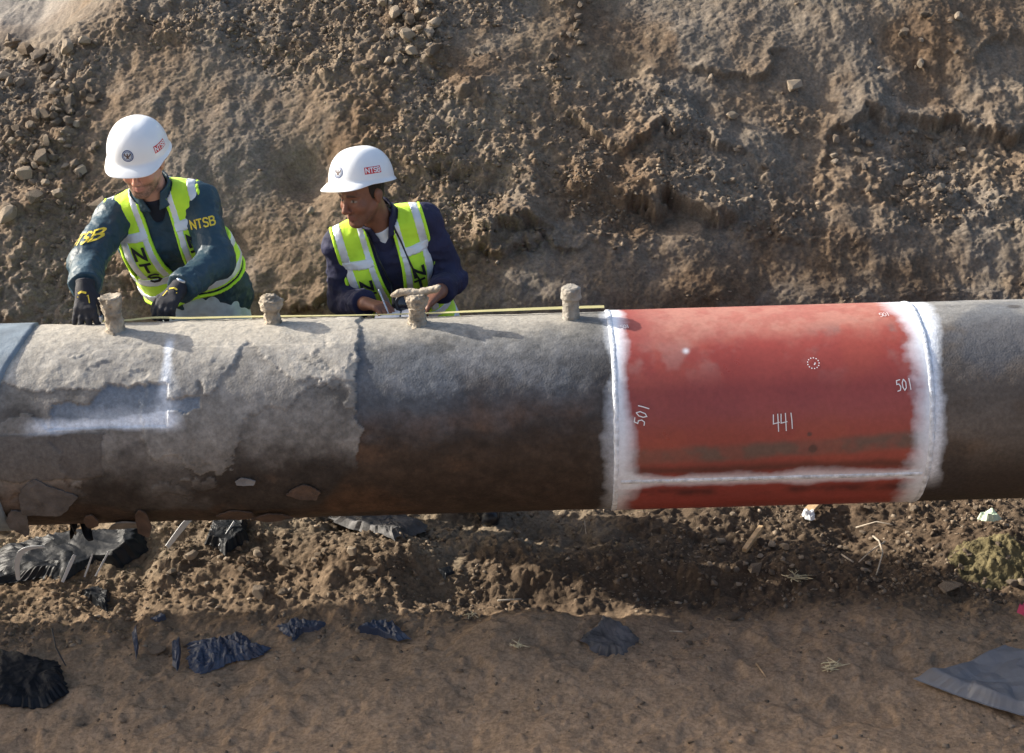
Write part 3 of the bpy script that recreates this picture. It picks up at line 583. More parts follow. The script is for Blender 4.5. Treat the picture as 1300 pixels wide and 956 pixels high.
M['red'] = simple('red_print', (.62, .035, .04), .5); M['white'] = simple('white_print', (.85, .85, .85), .5); M['yellow'] = simple('yellow_print', (.80, .60, .05), .6)
M['navyblue'] = simple('seal_blue', (.03, .07, .20), .45); M['seal_pale'] = simple('seal_pale', (.50, .55, .62), .45); M['seal_brown'] = simple('seal_brown', (.10, .06, .05), .5)
M['teal_nylon'] = simple('teal_nylon', (.021, .054, .078), .50, 9, .25, .55, 42, spec=.4)
M['navy_cotton'] = simple('navy_cotton', (.016, .017, .052), .8, 9, .25, .55, 40)
M['navy_shirt'] = simple('navy_shirt', (.010, .014, .030), .85, 9, .2, .2, 320)
M['jeans'] = simple('jeans', (.55, .64, .67), .9, 25, .18, .25, 240); M['work_trousers'] = simple('work_trousers', (.03, .03, .045), .85, 25, .18, .25, 240)
M['leather'] = simple('boot_leather', (.012, .013, .016), .38, 30, .2, .1, 200); M['sole'] = simple('boot_sole', (.02, .02, .02), .8)
M['glove'] = simple('glove_black', (.014, .015, .022), .75, 50, .25, .25, 300); M['hair'] = simple('hair', (.018, .012, .009), .8, 120, .4, .5, 400)
M['tee'] = simple('white_tee', (.75, .77, .80), .85); M['steel'] = simple('steel', (.5, .52, .55), .3, metal=.9); M['dial'] = simple('watch_dial', (.32, .45, .62), .25)

def trace(fn, p, d, n=40):
    p = p.copy()
    for _ in range(n): p = p+d*np.clip(fn(p), -.02, .05)[:, None]*.9
    return p
def place2d(name, V2, Fc, fn, o, e1, e2, d, off, mat, root, sub):
    """lay a flat 2-D drawing on a solid: start at o+u*e1+v*e2 outside it and drop along d"""
    P = o+V2[:, :1]*e1+V2[:, 1:2]*e2; P = trace(lambda q: fn(q)-off, P, d); ob = link(name, mesh(name, P, Fc, False), mat)
    if sub is not None: ob.parent = sub
    else: fit_parent(ob, root)
    return ob
def rect2d(w, h, n, m):
    U, W = np.meshgrid(np.linspace(-w/2, w/2, n), np.linspace(-h/2, h/2, m), indexing='ij'); return np.stack([U, W], -1).reshape(-1, 2), [tuple(q) for q in gridfaces(n, m)]
def disc2d(r, n=28, rings=4, sq=1.0, r0=0.0):
    a = np.linspace(0, 2*np.pi, n, endpoint=False); V = []
    for k in np.linspace(r0, r, rings+1): V += [(k*math.cos(q)*sq, k*math.sin(q)) for q in a]
    return np.array(V), [(b*n+i, (b+1)*n+i, (b+1)*n+(i+1) % n, b*n+(i+1) % n) for b in range(rings) for i in range(n)]

def hard_hat(root, c, fr, tint=None, word_side=1, word_back=0.):
    r, f, u = fr; NA, NT = 72, 26
    def prof(ph, t):                                     # ph 0 = front, t 0 = rim edge .. 1 = crown
        a = .136; b = .119; H = .131; ca, sa = np.cos(ph), np.sin(ph)
        e = (np.abs(ca/a)**2.3+np.abs(sa/b)**2.3)**(-1/2.3); tt = np.clip((t-.16)/.84, 0, 1)
        rho = e*np.cos(tt*np.pi/2)**.74; z = .012+H*np.sin(tt*np.pi/2)**1.02
        vis = sstep(1.15, .35, np.abs(ph)); q = np.clip(1-t/.16, 0, 1); out = (.009+.036*vis)*q**.8; rho = rho+out; z = z-q*(.013+.012*vis)-.004*q*q*vis
        ridge = .0018*np.exp(-((rho*sa)/.022)**4)*sstep(.2, .5, t)*(1-.5*sstep(.85, 1, t)); z = z+ridge
        return rho*ca, rho*sa, z
    def pt(ph, t, off=0.):
        x, y, z = prof(ph, t); return c+x[..., None]*f+y[..., None]*r+(z+off)[..., None]*u
    ph = np.linspace(-np.pi, np.pi, NA, endpoint=False); t = np.r_[0, .012, np.linspace(.04, 1, NT)]; Ph, T = np.meshgrid(ph, t, indexing='ij')
    Vo = pt(Ph, T).reshape(-1, 3); inn = c+u*.02; Vi = (inn+(pt(Ph, T)-inn)*.972-u*.002).reshape(-1, 3); n = len(t); V = np.concatenate([Vo, Vi]); F1 = gridfaces(NA, n, True); F2 = F1[:, ::-1]+NA*n
    i = np.arange(NA); i2 = (i+1) % NA; lip = np.stack([i*n, i*n+NA*n, i2*n+NA*n, i2*n], -1)
    hat = link('hard_hat', mesh('hard_hat', V, np.concatenate([F1, F2, lip])), M['hat']); fit_parent(hat, root)
    # stickers follow the shell: drawn in (angle, height) round the dome
    def stick(name, V2, Fc, ph0, t0, mat, off):
        e = pt(np.array([ph0]), np.array([t0]))[0]; p_ = pt(np.array([ph0+.02]), np.array([t0]))[0]; q_ = pt(np.array([ph0]), np.array([t0+.02]))[0]; sa = np.linalg.norm(p_-e)/.02; st = np.linalg.norm(q_-e)/.02
        PH = ph0+V2[:, 0]/sa; TT = t0+V2[:, 1]/st; P = pt(PH, TT); dp = (pt(PH+.01, TT)-pt(PH-.01, TT)); dt = (pt(PH, TT+.01)-pt(PH, TT-.01)); N = np.cross(dp, dt); N /= np.linalg.norm(N, axis=1, keepdims=True)
        if (N*(P-(c+u*.03))).sum() < 0: N = -N
        o = link(name, mesh(name, P+N*off, Fc, False), mat); o.parent = hat; return o
    v, fc = disc2d(.0235); stick('seal', v, fc, 0, .34, M['navyblue'], .0010)
    v, fc = disc2d(.0195, r0=.0175, rings=1); stick('seal_ring', v, fc, 0, .34, M['seal_pale'], .0016)
    v, fc = disc2d(.0150); stick('seal_centre', v, fc, 0, .34, M['seal_pale'], .0016)
    ea = [[(-.012, .007), (-.009, .001), (-.004, -.002), (0, -.004), (.004, -.002), (.009, .001), (.012, .007)], [(0, .008), (0, -.009)], [(-.004, -.009), (0, -.005), (.004, -.009)]]; V2 = np.zeros((0, 2)); Fc = []
    for st in ea:
        a_, b_ = ribbon(st, .0052); Fc += [tuple(i_+len(V2) for i_ in q) for q in b_]; V2 = np.vstack([V2, a_])
    stick('seal_eagle', V2, Fc, 0, .34, M['seal_brown'], .0022)
    ph0 = word_side*1.42+word_back
    v, fc = rect2d(.078, .028, 12, 4); v = v+0; stick('name_plate', v, fc, ph0, .335, M['red'], .0010)
    V2 = np.zeros((0, 2)); Fc = []
    for i_, ch in enumerate('NTSB'):
        a_, b_ = glyph2d(ch, -.0340+i_*.0176, -.009, .0135, .018, .0040, .006); Fc += [tuple(k+len(V2) for k in q) for q in b_]; V2 = np.vstack([V2, a_])
    stick('name_letters', V2, Fc, ph0, .335, M['white'], .0022)
    return hat

def worker(w):
    root = tag(empty('person', w['base']), w['label'], 'person'); Pv, Ch, Nb = w['pelvis'], w['chest'], w['neck']; fr = w['head_frame']; Hc = w['head']
    U = unit(Nb-Pv); L = unit(w['SR']-w['SL']); L = unit(L-U*(L@U)); Fd = np.cross(L, U); Fd = Fd if Fd[1] < 0 else -Fd; Wa = Pv+(Ch-Pv)*.45-Fd*.01
    ext = w.get('bulk', 1.0)
    def torso(g, k=.05):
        S = Solid()
        for s in (-1, 1):
            S.cone(Pv+s*.085*L-U*.06, Wa+s*.078*L, .118*ext+g, .108*ext+g, k); S.cone(Wa+s*.078*L, Ch+s*.082*L, .108*ext+g, .112*ext+g, k)
            S.cone(Ch+s*.082*L, Nb+s*.075*L-U*.075-Fd*.01, .110*ext+g, .070+g, k); sh = w['SL'] if s < 0 else w['SR']; S.cone(Nb+s*.03*L-U*.035-Fd*.01, sh, .052+g, .060+g, .05)
        return S
    def arm(s, g, k=.03):
        q = 'L' if s < 0 else 'R'; S = Solid(); S.cone(w['S'+q], w['E'+q], .057+g, .050+g, k); S.cone(w['E'+q], w['W'+q], .050+g, .036+g, k); return S
    # the body: head, neck, trunk, limbs and hands in one skin
    B = torso(-.022)
    for s in (-1, 1): B.add(arm(s, -.016))
    handpr = {}
    for s, q in ((-1, 'L'), (1, 'R')):
        hs = Solid(); hand(hs, w['W'+q], *w['hand'+q]); handpr[q] = hs; B.cone(w['W'+q]-unit(w['W'+q]-w['E'+q])*.05, w['W'+q], .031, .025, .02); B.add(hs)
    r_, f_, u_ = fr; B.cone(Nb-U*.05, Hc-f_*.022-u_*.055, .066, .057, .03); head(B, Hc, fr)
    for s, q in ((-1, 'L'), (1, 'R')):
        B.cone(Pv+s*.09*L-V3(0, 0, .02), w['K'+q], .088, .056, .05); B.cone(w['K'+q], w['A'+q], .056, .038, .03); B.cone(w['A'+q]-V3(0, 0, .03), w['A'+q]+w['T'+q]*.15-V3(0, 0, .05), .036, .028, .03)
    lo = np.min([w[k] for k in ('pelvis', 'EL', 'ER', 'WL', 'WR', 'AL', 'AR', 'head', 'SL', 'SR')], axis=0)-.22; hi = np.max([w[k] for k in ('pelvis', 'EL', 'ER', 'WL', 'WR', 'AL', 'AR', 'head', 'SL', 'SR')], axis=0)+.22
    def fine(i):
        ends = []
        for c_, h_ in w['fine']: ends.append((c_[i]-h_, c_[i]+h_))
        ends.sort(); mg = [list(ends[0])]
        for a, b in ends[1:]:
            if a <= mg[-1][1]: mg[-1][1] = max(b, mg[-1][1])
            else: mg.append([a, b])
        sp = []; cur = lo[i]
        for a, b in mg:
            a = max(a, lo[i]); b = min(b, hi[i])
            if a > cur: sp.append((cur, a, .013))
            sp.append((max(a, cur), b, w.get('res', .0039))); cur = b
        if cur < hi[i]: sp.append((cur, hi[i], .013))
        return axis(sp)
    ax = [fine(0), fine(1), fine(2)]; D = B.grid(ax); V, Fc = nets(D, ax); me = mesh('body', V, Fc)
    q = (V-Hc); hr, hf, hu = q@r_, q@f_, q@u_; col = np.tile(np.array(w['skin']), (len(V), 1)); nz = vn3(V*60)
    inface = (np.abs(hr) < .1) & (np.abs(hf) < .16) & (np.abs(hu) < .16)
    def mixin(cc, m, k=1.): nonlocal col; m = np.clip(m, 0, 1)*inface*k; col = col*(1-m[:, None])+np.array(cc)*m[:, None]
    mixin(np.array(w['skin'])*np.array([1.12, .82, .80]), np.exp(-((hf-.115)/.03)**2-((hu+.035)/.03)**2), .6)
    jaw = sstep(-.042, -.062, hu+.02*np.clip((.07-hf)/.07, 0, 1.2)-.015*np.clip((.03-hf)/.05, 0, 1))*sstep(-.135, -.115, hu)*sstep(-.01, .01, hf); mout = np.exp(-(hr/.026)**4-((hu+.071)/.011)**4)*(hf > .07)
    nb = vn3(V*260); mixin(w['beard'], jaw*(1-mout)*(.8+.7*nz+.9*nb), w['beard_k']); mixin(np.array(w['skin'])*.72, sstep(.1, .35, vn3(V*45)+.6*vn3(V*130)), .45); mixin(np.array(w['skin'])*np.array([.62, .5, .5]), np.exp(-((hu+.0705)/.0016)**2-(hr/.024)**4)*(hf > .08), .9); mixin(np.array(w['skin'])*.55, np.exp(-((np.abs(hr)-.009)/.0035)**2-((hu+.049)/.004)**2)*(hf > .09), .8); mixin(w['lip'], np.exp(-(hr/.022)**4-((hu+.071)/.010)**4)*(hf > .082), .75)
    mixin((.02, .015, .012), np.exp(-((np.abs(hr)-.031)/.020)**4-((hu-.021-.004*np.cos(hr*40))/.0055)**4)*(hf > .06), .85)
    eye = np.hypot(np.abs(hr)-.032, hu+.001); mixin((.30, .27, .25), sstep(.0125, .0105, np.hypot((np.abs(hr)-.032)*.8, (hu+.002)*2.6))*(hf > .07)); mixin((.02, .014, .01), sstep(.006, .005, eye)*(hf > .07)); mixin((.03, .02, .016), np.exp(-((np.abs(hr)-.032)/.014)**4-((hu-.0065)/.0022)**2)*(hf > .07), .8)
    attr(me, 'paint', np.clip(col, .004, .9)); body = link('body', me, M['body']); fit_parent(body, root)
    if w.get('bare'):
        pass
    # short hair on the back and sides of the skull
    hx = [lin(Hc[i]-.13, Hc[i]+.13, .0045) for i in range(3)]; HP = np.stack(np.meshgrid(*hx, indexing='ij'), -1); q = HP-Hc; hr, hf, hu = q@r_, q@f_, q@u_
    HS = Solid().ell(Hc+f_*-.004+u_*.035, np.stack([r_, f_, u_]), (.078, .099, .095), .02); HS.cone(Hc-f_*.045+u_*.0, Hc-f_*.050-u_*.045, .045, .036, .03)
    Dh = HS.grid(hx)-.002+.003*vn3(HP*90); front = hf-np.where(hu > .045, .075, np.where(np.abs(hr) > .05, .028-.25*np.clip(.02-hu, 0, .1), .0)); Dh = np.maximum(Dh, front); Dh = np.maximum(Dh, -(hu+.062-.35*np.clip(hf+.03, 0, .1))); Dh = np.maximum(Dh, hu-.09)
    skin('hair', Dh, hx, w.get('hair_mat', M['hair']), root)
    hard_hat(root, Hc+w['hat_frame'][2]*.045+w['hat_frame'][1]*w.get('hat_fwd', .0), w['hat_frame'], word_side=1, word_back=w.get('word_back', 0))
    # jacket
    def jfold(P):
        a = folds(P, w['fold'], w.get('fold_f', 11)); ex = np.zeros(P.shape[:-1])
        for q in 'LR':
            for (A_, B_, lo_, hi_) in ((w['S'+q], w['E'+q], .35, 1.0), (w['E'+q], w['W'+q], .0, 1.0)):
                ab = B_-A_; t = ((P-A_)@ab)/(ab@ab); dd = np.linalg.norm(P-A_-np.clip(t, 0, 1)[..., None]*ab, axis=-1); k = sstep(.12, .08, dd)*sstep(lo_-.3, lo_+.1, t)*sstep(1.15, .95, t)
                ln = np.linalg.norm(ab); ph = t*ln*42+6*vn3(P*8)+3*vn3(P*19); ex = ex+k*.0105*(np.abs(np.sin(ph))-.62)*np.clip(.35+1.6*vn3(P*7+4), 0, 1)
        return a+ex+.0045*(np.abs(vn3(P*26+7))*2-.5)
    TS = torso(.0); JS = torso(.0)
    for s in (-1, 1): JS.add(arm(s, w.get('baggy', .008)))
    for q in 'LR':
        ew = unit(w['W'+q]-w['E'+q]); JS.cone(w['W'+q]-ew*.075, w['W'+q]-ew*.035, .050, .046, .02)
    jlo = np.min([w[k] for k in ('pelvis', 'EL', 'ER', 'WL', 'WR', 'SL', 'SR')], axis=0)-.19; jhi = np.max([w[k] for k in ('EL', 'ER', 'WL', 'WR', 'SL', 'SR', 'neck')], axis=0)+.19
    jx = [lin(jlo[i], jhi[i], .0068) for i in range(3)]; JP = np.stack(np.meshgrid(*jx, indexing='ij'), -1).astype(np.float64); DJ = JS.grid(jx)
    near = np.abs(DJ) < .03; wr = np.zeros(DJ.shape); wr[near] = jfold(JP[near]); DJ = DJ+wr
    # openings: neck hole, cuffs, hem
    nk = np.linalg.norm((JP-Nb)-((JP-Nb)@U)[..., None]*U, axis=-1)-.064; DJ = np.maximum(DJ, np.where((JP-Nb)@U > -.10, -nk, -1))
    for q in 'LR':
        ew = unit(w['W'+q]-w['E'+q]); dd = (JP-w['W'+q])@ew+.022; ball = np.linalg.norm(JP-w['W'+q], axis=-1)-.085; DJ = np.maximum(DJ, np.minimum(dd, -ball))
    DJ = np.maximum(DJ, -((JP-Pv)@U+w.get('hem', .14)+w.get('hem_tilt', 0.)*((JP-Pv)@L)+.02*vn3(JP*6)))
    jacket = skin('jacket', DJ, jx, w['jacket_mat'], root)
    jfn = lambda P: JS.at(P)+jfold(P)
    # collar
    cx = [lin(Nb[i]-.14, Nb[i]+.14, .0045) for i in range(3)]; CP = np.stack(np.meshgrid(*cx, indexing='ij'), -1); na = unit(Hc-f_*.02-u_*.055-Nb); q = CP-Nb; tt = q@na; rad = np.linalg.norm(q-tt[..., None]*na, axis=-1)
    fl = .076+.030*np.clip((.03-tt)/.06, 0, 1.5)**1.5; Dc = np.abs(rad-fl)-.0055+.002*vn3(CP*30); ff = q@Fd; ll = q@L; Dc = np.maximum(Dc, np.abs(tt-.012)-.042-.018*np.clip(ff/.08, -1, 1)*-1*.6); Dc = np.maximum(Dc, -(np.abs(ll)-(.012+.40*np.clip(tt+.03, 0, .1)))*(ff > 0)-(ff <= 0)*1.0)
    skin('collar', Dc, cx, w.get('collar_mat', w['jacket_mat']), root)
    # shirt seen in the open neck
    Ds = Solid().cone(Nb-U*.10, Nb+na*.012, .082, .068, .02).grid(cx); Ds = np.maximum(Ds, -(Ds+.012)); Ds = np.maximum.reduce([Ds, tt-.006, w.get('tee_low', -.10)-.02-tt]); D0 = Ds.copy(); skin('undershirt', Ds, cx, w['shirt_mat'], root)
    if 'tee_low' in w:
        Dn = Solid().cone(Nb-U*.11, Nb-U*.01, .090, .072, .02).grid(cx); skin('shirt_front', np.maximum.reduce([Dn, -(Dn+.014), tt-w['tee_low']-.9*np.abs(ll)+.012, tt+.0]), cx, w['jacket_mat'], root)
    # vest: shell over the trunk only, with tapes, bands and piping of their own
    vlo = np.min([Pv, w['SL'], w['SR'], Ch], axis=0)-np.array([.24, .26, .16]); vhi = np.max([Pv, w['SL'], w['SR'], Nb], axis=0)+np.array([.24, .2, .10]); vx = [lin(vlo[i], vhi[i], .0052) for i in range(3)]
    VP = np.stack(np.meshgrid(*vx, indexing='ij'), -1); DT = TS.grid(vx); near = np.abs(DT) < .05; wr = np.zeros(DT.shape); wr[near] = folds(VP[near], w['fold']*.7, 9); DT = DT+wr
    tfn = lambda P: TS.at(P)+folds(P, w['fold']*.7, 9)
    q = VP-Ch; s_ = q@L; t_ = q@U; front = (q@Fd) > -.02; sa = np.abs(s_)
    hole = np.maximum(-DT-.02, np.where((VP-Nb)@U > -.08, -(np.linalg.norm((VP-Nb)-((VP-Nb)@U)[..., None]*U, axis=-1)-.088), -1))
    tw = w.get('vest_low', -.40); arm_s = .205-.05*sstep(.10, -.10, t_)*sstep(-.28, -.12, t_)*0; zs = w['zip'](t_); zoff = w.get('zip_off', lambda t: 0*t)(t_); zsa = np.abs(s_-zoff)
    side = np.where(t_ > w.get('armpit', -.12), sa-.192, -1)
    base = np.maximum.reduce([hole, side, np.where(front, zs-zsa, -1), tw-t_]); sh = lambda off: np.maximum(DT-off, -(DT+.014))
    vest = skin('vest', np.maximum(sh(.010), base), vx, M['vest_dark'], root)
    sc = .118-.030*sstep(.10, -.30, t_); pc = sa-sc; panel = np.maximum.reduce([np.abs(pc)-.069, hole, side+.004, (tw+.17)-t_, np.where(front, zs+.003-zsa, -1)])
    skin('lime_panel', np.maximum.reduce([sh(.0135), panel, s_]), vx, M['lime'], root, vest); skin('lime_panel', np.maximum.reduce([sh(.0135), panel, -s_]), vx, M['lime'], root, vest)
    band = np.maximum.reduce([np.abs(t_-(tw+.105))-.080, hole, np.where(front, zs+.002-zsa, -1)]); skin('waist_band', np.maximum(sh(.0150), band), vx, M['lime'], root, vest)
    for sg in (-1, 1):
        for off in (-.049, .049):
            skin('reflective_tape', np.maximum.reduce([sh(.0165), np.abs(pc-off)-.0172, panel, sg*s_]), vx, M['silver'], root, vest)
        skin('reflective_tape', np.maximum.reduce([sh(.0185), np.abs(t_-w.get('chest_t', .095))-.0165, panel, sg*s_, np.where(front, -1, 1.)]), vx, M['silver'], root, vest)
    for zz in (tw+.150, tw+.055): skin('reflective_tape', np.maximum.reduce([sh(.0180), np.abs(t_-zz)-.018, band]), vx, M['silver'], root, vest)
    for sg in (-1, 1):
        pip = np.maximum.reduce([np.abs(zsa-zs-.007)-.0065, hole, tw-t_, np.where(front, -1, 1.), sg*s_]); skin('piping', np.maximum(sh(.0190), pip), vx, M['lime_trim'], root, vest)
    pip = np.maximum(np.abs(t_-tw-.006)-.0065, hole); skin('piping', np.maximum(sh(.0190), pip), vx, M['lime_trim'], root, vest)
    for sg in (-1, 1):
        pip = np.maximum.reduce([np.abs(sa-.190)-.0065, hole, w.get('armpit', -.12)-t_, sg*s_]); skin('piping', np.maximum(sh(.0190), pip), vx, M['lime_trim'], root, vest)
    for sg in (-1, 1):
        for i, ch in enumerate('NTSB'):
            tt_ = w.get('letter_top', .035)-i*.068; scl = .118-.030*float(sstep(.10, -.30, np.array(tt_))); v2, f2 = glyph2d(ch, -.021, -.022, .042, .046, .0125, .012)
            if tt_ < tw+.18: continue
            place2d('vest_letter', v2, f2, tfn, Ch+sg*L*scl+U*tt_+Fd*.26, L, U, -Fd, .0195, M['black'], root, vest)
    # trousers, boots
    TR = Solid()
    for s, q in ((-1, 'L'), (1, 'R')): TR.cone(Pv+s*.085*L, w['K'+q], .108, .078, .05); TR.cone(w['K'+q], w['A'+q]+V3(0, 0, .0), .078, .066, .04)
    TR.cone(Pv-.05*L, Pv+.05*L, .125, .125, .05)
    txx = [lin(min(w['AL'][i], w['AR'][i], Pv[i])-.2, max(w['AL'][i], w['AR'][i], Pv[i])+.2, .0105) for i in range(3)]; TP = np.stack(np.meshgrid(*txx, indexing='ij'), -1); DD = TR.grid(txx); near = np.abs(DD) < .03; wr = np.zeros(DD.shape); wr[near] = folds(TP[near], .006, 8)
    DD = np.maximum(DD+wr, (TP-Pv)@U-.09); DD = np.maximum(DD, min(w['AL'][2], w['AR'][2])-.035-TP[..., 2]); skin('trousers', DD, txx, w['trouser_mat'], root)
    for q in 'LR':
        A = w['A'+q]; T = w['T'+q]; gz = A[2]-.10; BS = Solid().cone(A+V3(0, 0, .09), A-V3(0, 0, .02), .058, .050, .03); BS.cone(A-V3(0, 0, .045)-T*.035, A-V3(0, 0, .045)+T*.05, .046, .046, .03); BS.cone(A-V3(0, 0, .05)+T*.05, A-V3(0, 0, .052)+T*.165, .046, .043, .03)
        bx = [lin(min(A[i], (A+T*.2)[i])-.09, max(A[i], (A+T*.2)[i])+.12, .007) for i in range(3)]; BP = np.stack(np.meshgrid(*bx, indexing='ij'), -1); db = BS.grid(bx)
        bt = skin('boot', np.maximum(db, gz+.022-BP[..., 2]), bx, M['leather'], root)
        skin('sole', np.maximum(db-.004, np.abs(BP[..., 2]-(gz+.012))-.0125), bx, M['sole'], root, bt)
    return dict(root=root, jacket=jacket, jfn=jfn, tfn=tfn, L=L, U=U, Fd=Fd, hands=handpr, vest=vest, B=B)
def at_floor(x, y): return float(floor_z(np.array(x), np.array(y)))
# ---- worker on the left: bends over the pipe, gloved hands on it
g1 = .10
h1 = V3(-1.462, .60, 1.720)
w1 = dict(label='bearded worker in hard hat, dark green jacket and lime vest, gloved hands on pipe',
    pelvis=V3(-1.340, .88, 1.09), chest=V3(-1.408, .735, 1.375), neck=V3(-1.445, .675, 1.572), SL=V3(-1.610, .665, 1.480), SR=V3(-1.262, .705, 1.522),
    EL=V3(-1.680, .410, 1.365), ER=V3(-1.188, .53, 1.320), WL=V3(-1.628, .150, 1.345), WR=V3(-1.300, .250, 1.290), head=h1, head_frame=hframe(5, 13, 1), hat_frame=hframe(5, 14, 1), hat_fwd=.004,
    handL=(V3(.03, -.62, -.78), V3(.05, .78, -.62), V3(1, 0, 0), (.42, .32, .32, .45), .5, 0., 2.2), handR=(V3(-.30, -.90, -.26), V3(-.05, .30, -.95), V3(-1, .2, 0), (.9, .95, 1.0, 1.1), .4),
    KL=V3(-1.43, .84, .62), KR=V3(-1.16, .85, .62), AL=V3(-1.46, .92, at_floor(-1.46, .92)+.09), AR=V3(-1.12, .92, at_floor(-1.12, .92)+.09), TL=unit(V3(-.2, -1, 0)), TR=unit(V3(.2, -1, 0)),
    skin=(.52, .29, .21), beard=(.10, .062, .045), beard_k=.9, lip=(.42, .17, .14), jacket_mat=M['teal_nylon'], shirt_mat=M['navy_shirt'], trouser_mat=M['jeans'], fold=.010, fold_f=12, baggy=.016, bulk=1.12,
    zip=lambda t: .010+.040*sstep(-.33, .12, t), zip_off=lambda t: .035*sstep(-.3, .1, t)*0, vest_low=-.275, armpit=-.13, hem=.05, hem_tilt=.8, letter_top=.045, chest_t=.105, base=(-1.3, .86, at_floor(-1.3, .9)), fine=[(h1, .135)], word_back=-.25)
W1 = worker(w1)
def glove(W, w, q, curl, thumb, label):
    hs = Solid(); hand(hs, w['W'+q], *w['hand'+q][:3], curl, thumb, .0035, 2.2 if q == 'L' else 1.0); ew = unit(w['hand'+q][0]); hs.cone(w['W'+q]-ew*.030, w['W'+q]+ew*.02, .037, .033, .015)
    c = w['W'+q]+ew*.08; gx = [lin(c[i]-.15, c[i]+.15, .0034) for i in range(3)]; GP = np.stack(np.meshgrid(*gx, indexing='ij'), -1); D = hs.grid(gx)+.0015*vn3(GP*70); D = np.maximum(D, -((GP-w['W'+q])@ew+.030))
    g = skin('glove', D, gx, M['glove'], W['root'], None, label); n = unit(w['hand'+q][1]); s = unit(w['hand'+q][2]); fn = lambda P: hs.at(P)
    v, f = ribbon([(-.022, .012), (.020, .016), (.024, -.012)], .0042); place2d('glove_trim', v, f, fn, w['W'+q]+ew*.055-n*.06, s, -ew, n, .0016, M['yellow'], W['root'], g)
    v, f = ribbon([(-.016, 0), (-.004, .004), (.012, 0)], .008); place2d('glove_badge', v, f, fn, w['W'+q]+ew*.030-n*.06, s, -ew, n, .0016, M['yellow'], W['root'], g)
    return g
glove(W1, w1, 'L', w1['handL'][3], .5, 'black work glove with yellow trim resting on the pipe'); glove(W1, w1, 'R', w1['handR'][3], .4, 'black work glove holding the tape')
# wrist watch
def watch(W, w, q):
    ew = unit(w['W'+q]-w['E'+q]); c = w['W'+q]-ew*.032; a = unit(np.cross(ew, V3(0, 1, 0))); b = np.cross(ew, a); th = np.linspace(0, 2*np.pi, 32, endpoint=False); ww = np.array([-.009, -.009, .009, .009]); rr = np.array([.030, .0345, .0345, .030])
    P = np.stack([c+ew*ww[k]+(a*math.cos(t)+b*math.sin(t))*rr[k] for t in th for k in range(4)]); i = np.arange(32); i2 = (i+1) % 32; Fc = np.concatenate([np.stack([i*4+k, i2*4+k, i2*4+(k+1) % 4, i*4+(k+1) % 4], -1) for k in range(4)])
    o = link('wrist_watch', mesh('wrist_watch', P, Fc), M['black']); fit_parent(o, W['root']); n = unit(V3(-.05, -.75, .65)); n = unit(n-ew*(n@ew)); e = np.cross(n, ew); V = []; Fd_ = []
    for k, (r, h) in enumerate(((.0, .044), (.016, .044), (.017, .042))):
        for t in th: V.append(c+n*h+(ew*math.cos(t)+e*math.sin(t))*r)
    for k in range(2): Fd_ += [(k*32+i_, k*32+(i_+1) % 32, (k+1)*32+(i_+1) % 32, (k+1)*32+i_) for i_ in range(32)]
    d = link('dial', mesh('dial', np.array(V), Fd_), M['dial']); d.parent = o; V = []; Fd_ = []
    for (r, h) in ((.0165, .0425), (.019, .0445), (.0215, .041), (.021, .028)):
        for t in th: V.append(c+n*h+(ew*math.cos(t)+e*math.sin(t))*r)
    for k in range(3): Fd_ += [(k*32+i_, k*32+(i_+1) % 32, (k+1)*32+(i_+1) % 32, (k+1)*32+i_) for i_ in range(32)]
    d = link('bezel', mesh('bezel', np.array(V), Fd_), M['steel']); d.parent = o
watch(W1, w1, 'R')
# yellow letters on the sleeves
def sleeve_word(W, word, o, e1, e2, d, h=.036):
    V2 = np.zeros((0, 2)); Fc = []
    for i, ch in enumerate(word):
        a, b = glyph2d(ch, i*h*.80, 0, h*.58, h, h*.19, .008); Fc += [tuple(k+len(V2) for k in q) for q in b]; V2 = np.vstack([V2, a])
    V2[:, 0] -= V2[:, 0].max()/2; place2d('sleeve_letters', V2, Fc, W['jfn'], o, e1, e2, d, .0022, M['yellow'], W['root'], W['jacket'])
sleeve_word(W1, 'NTSB', V3(-1.205, .40, 1.490), unit(V3(.97, .2, .16)), unit(V3(-.16, 0, .97)), unit(V3(-.15, .95, -.2)), .033)
sleeve_word(W1, 'NTSB', V3(-1.70, .40, 1.445), unit(V3(.72, -.55, .35)), unit(V3(-.35, .2, .92)), unit(V3(.42, .85, -.1)), .036)

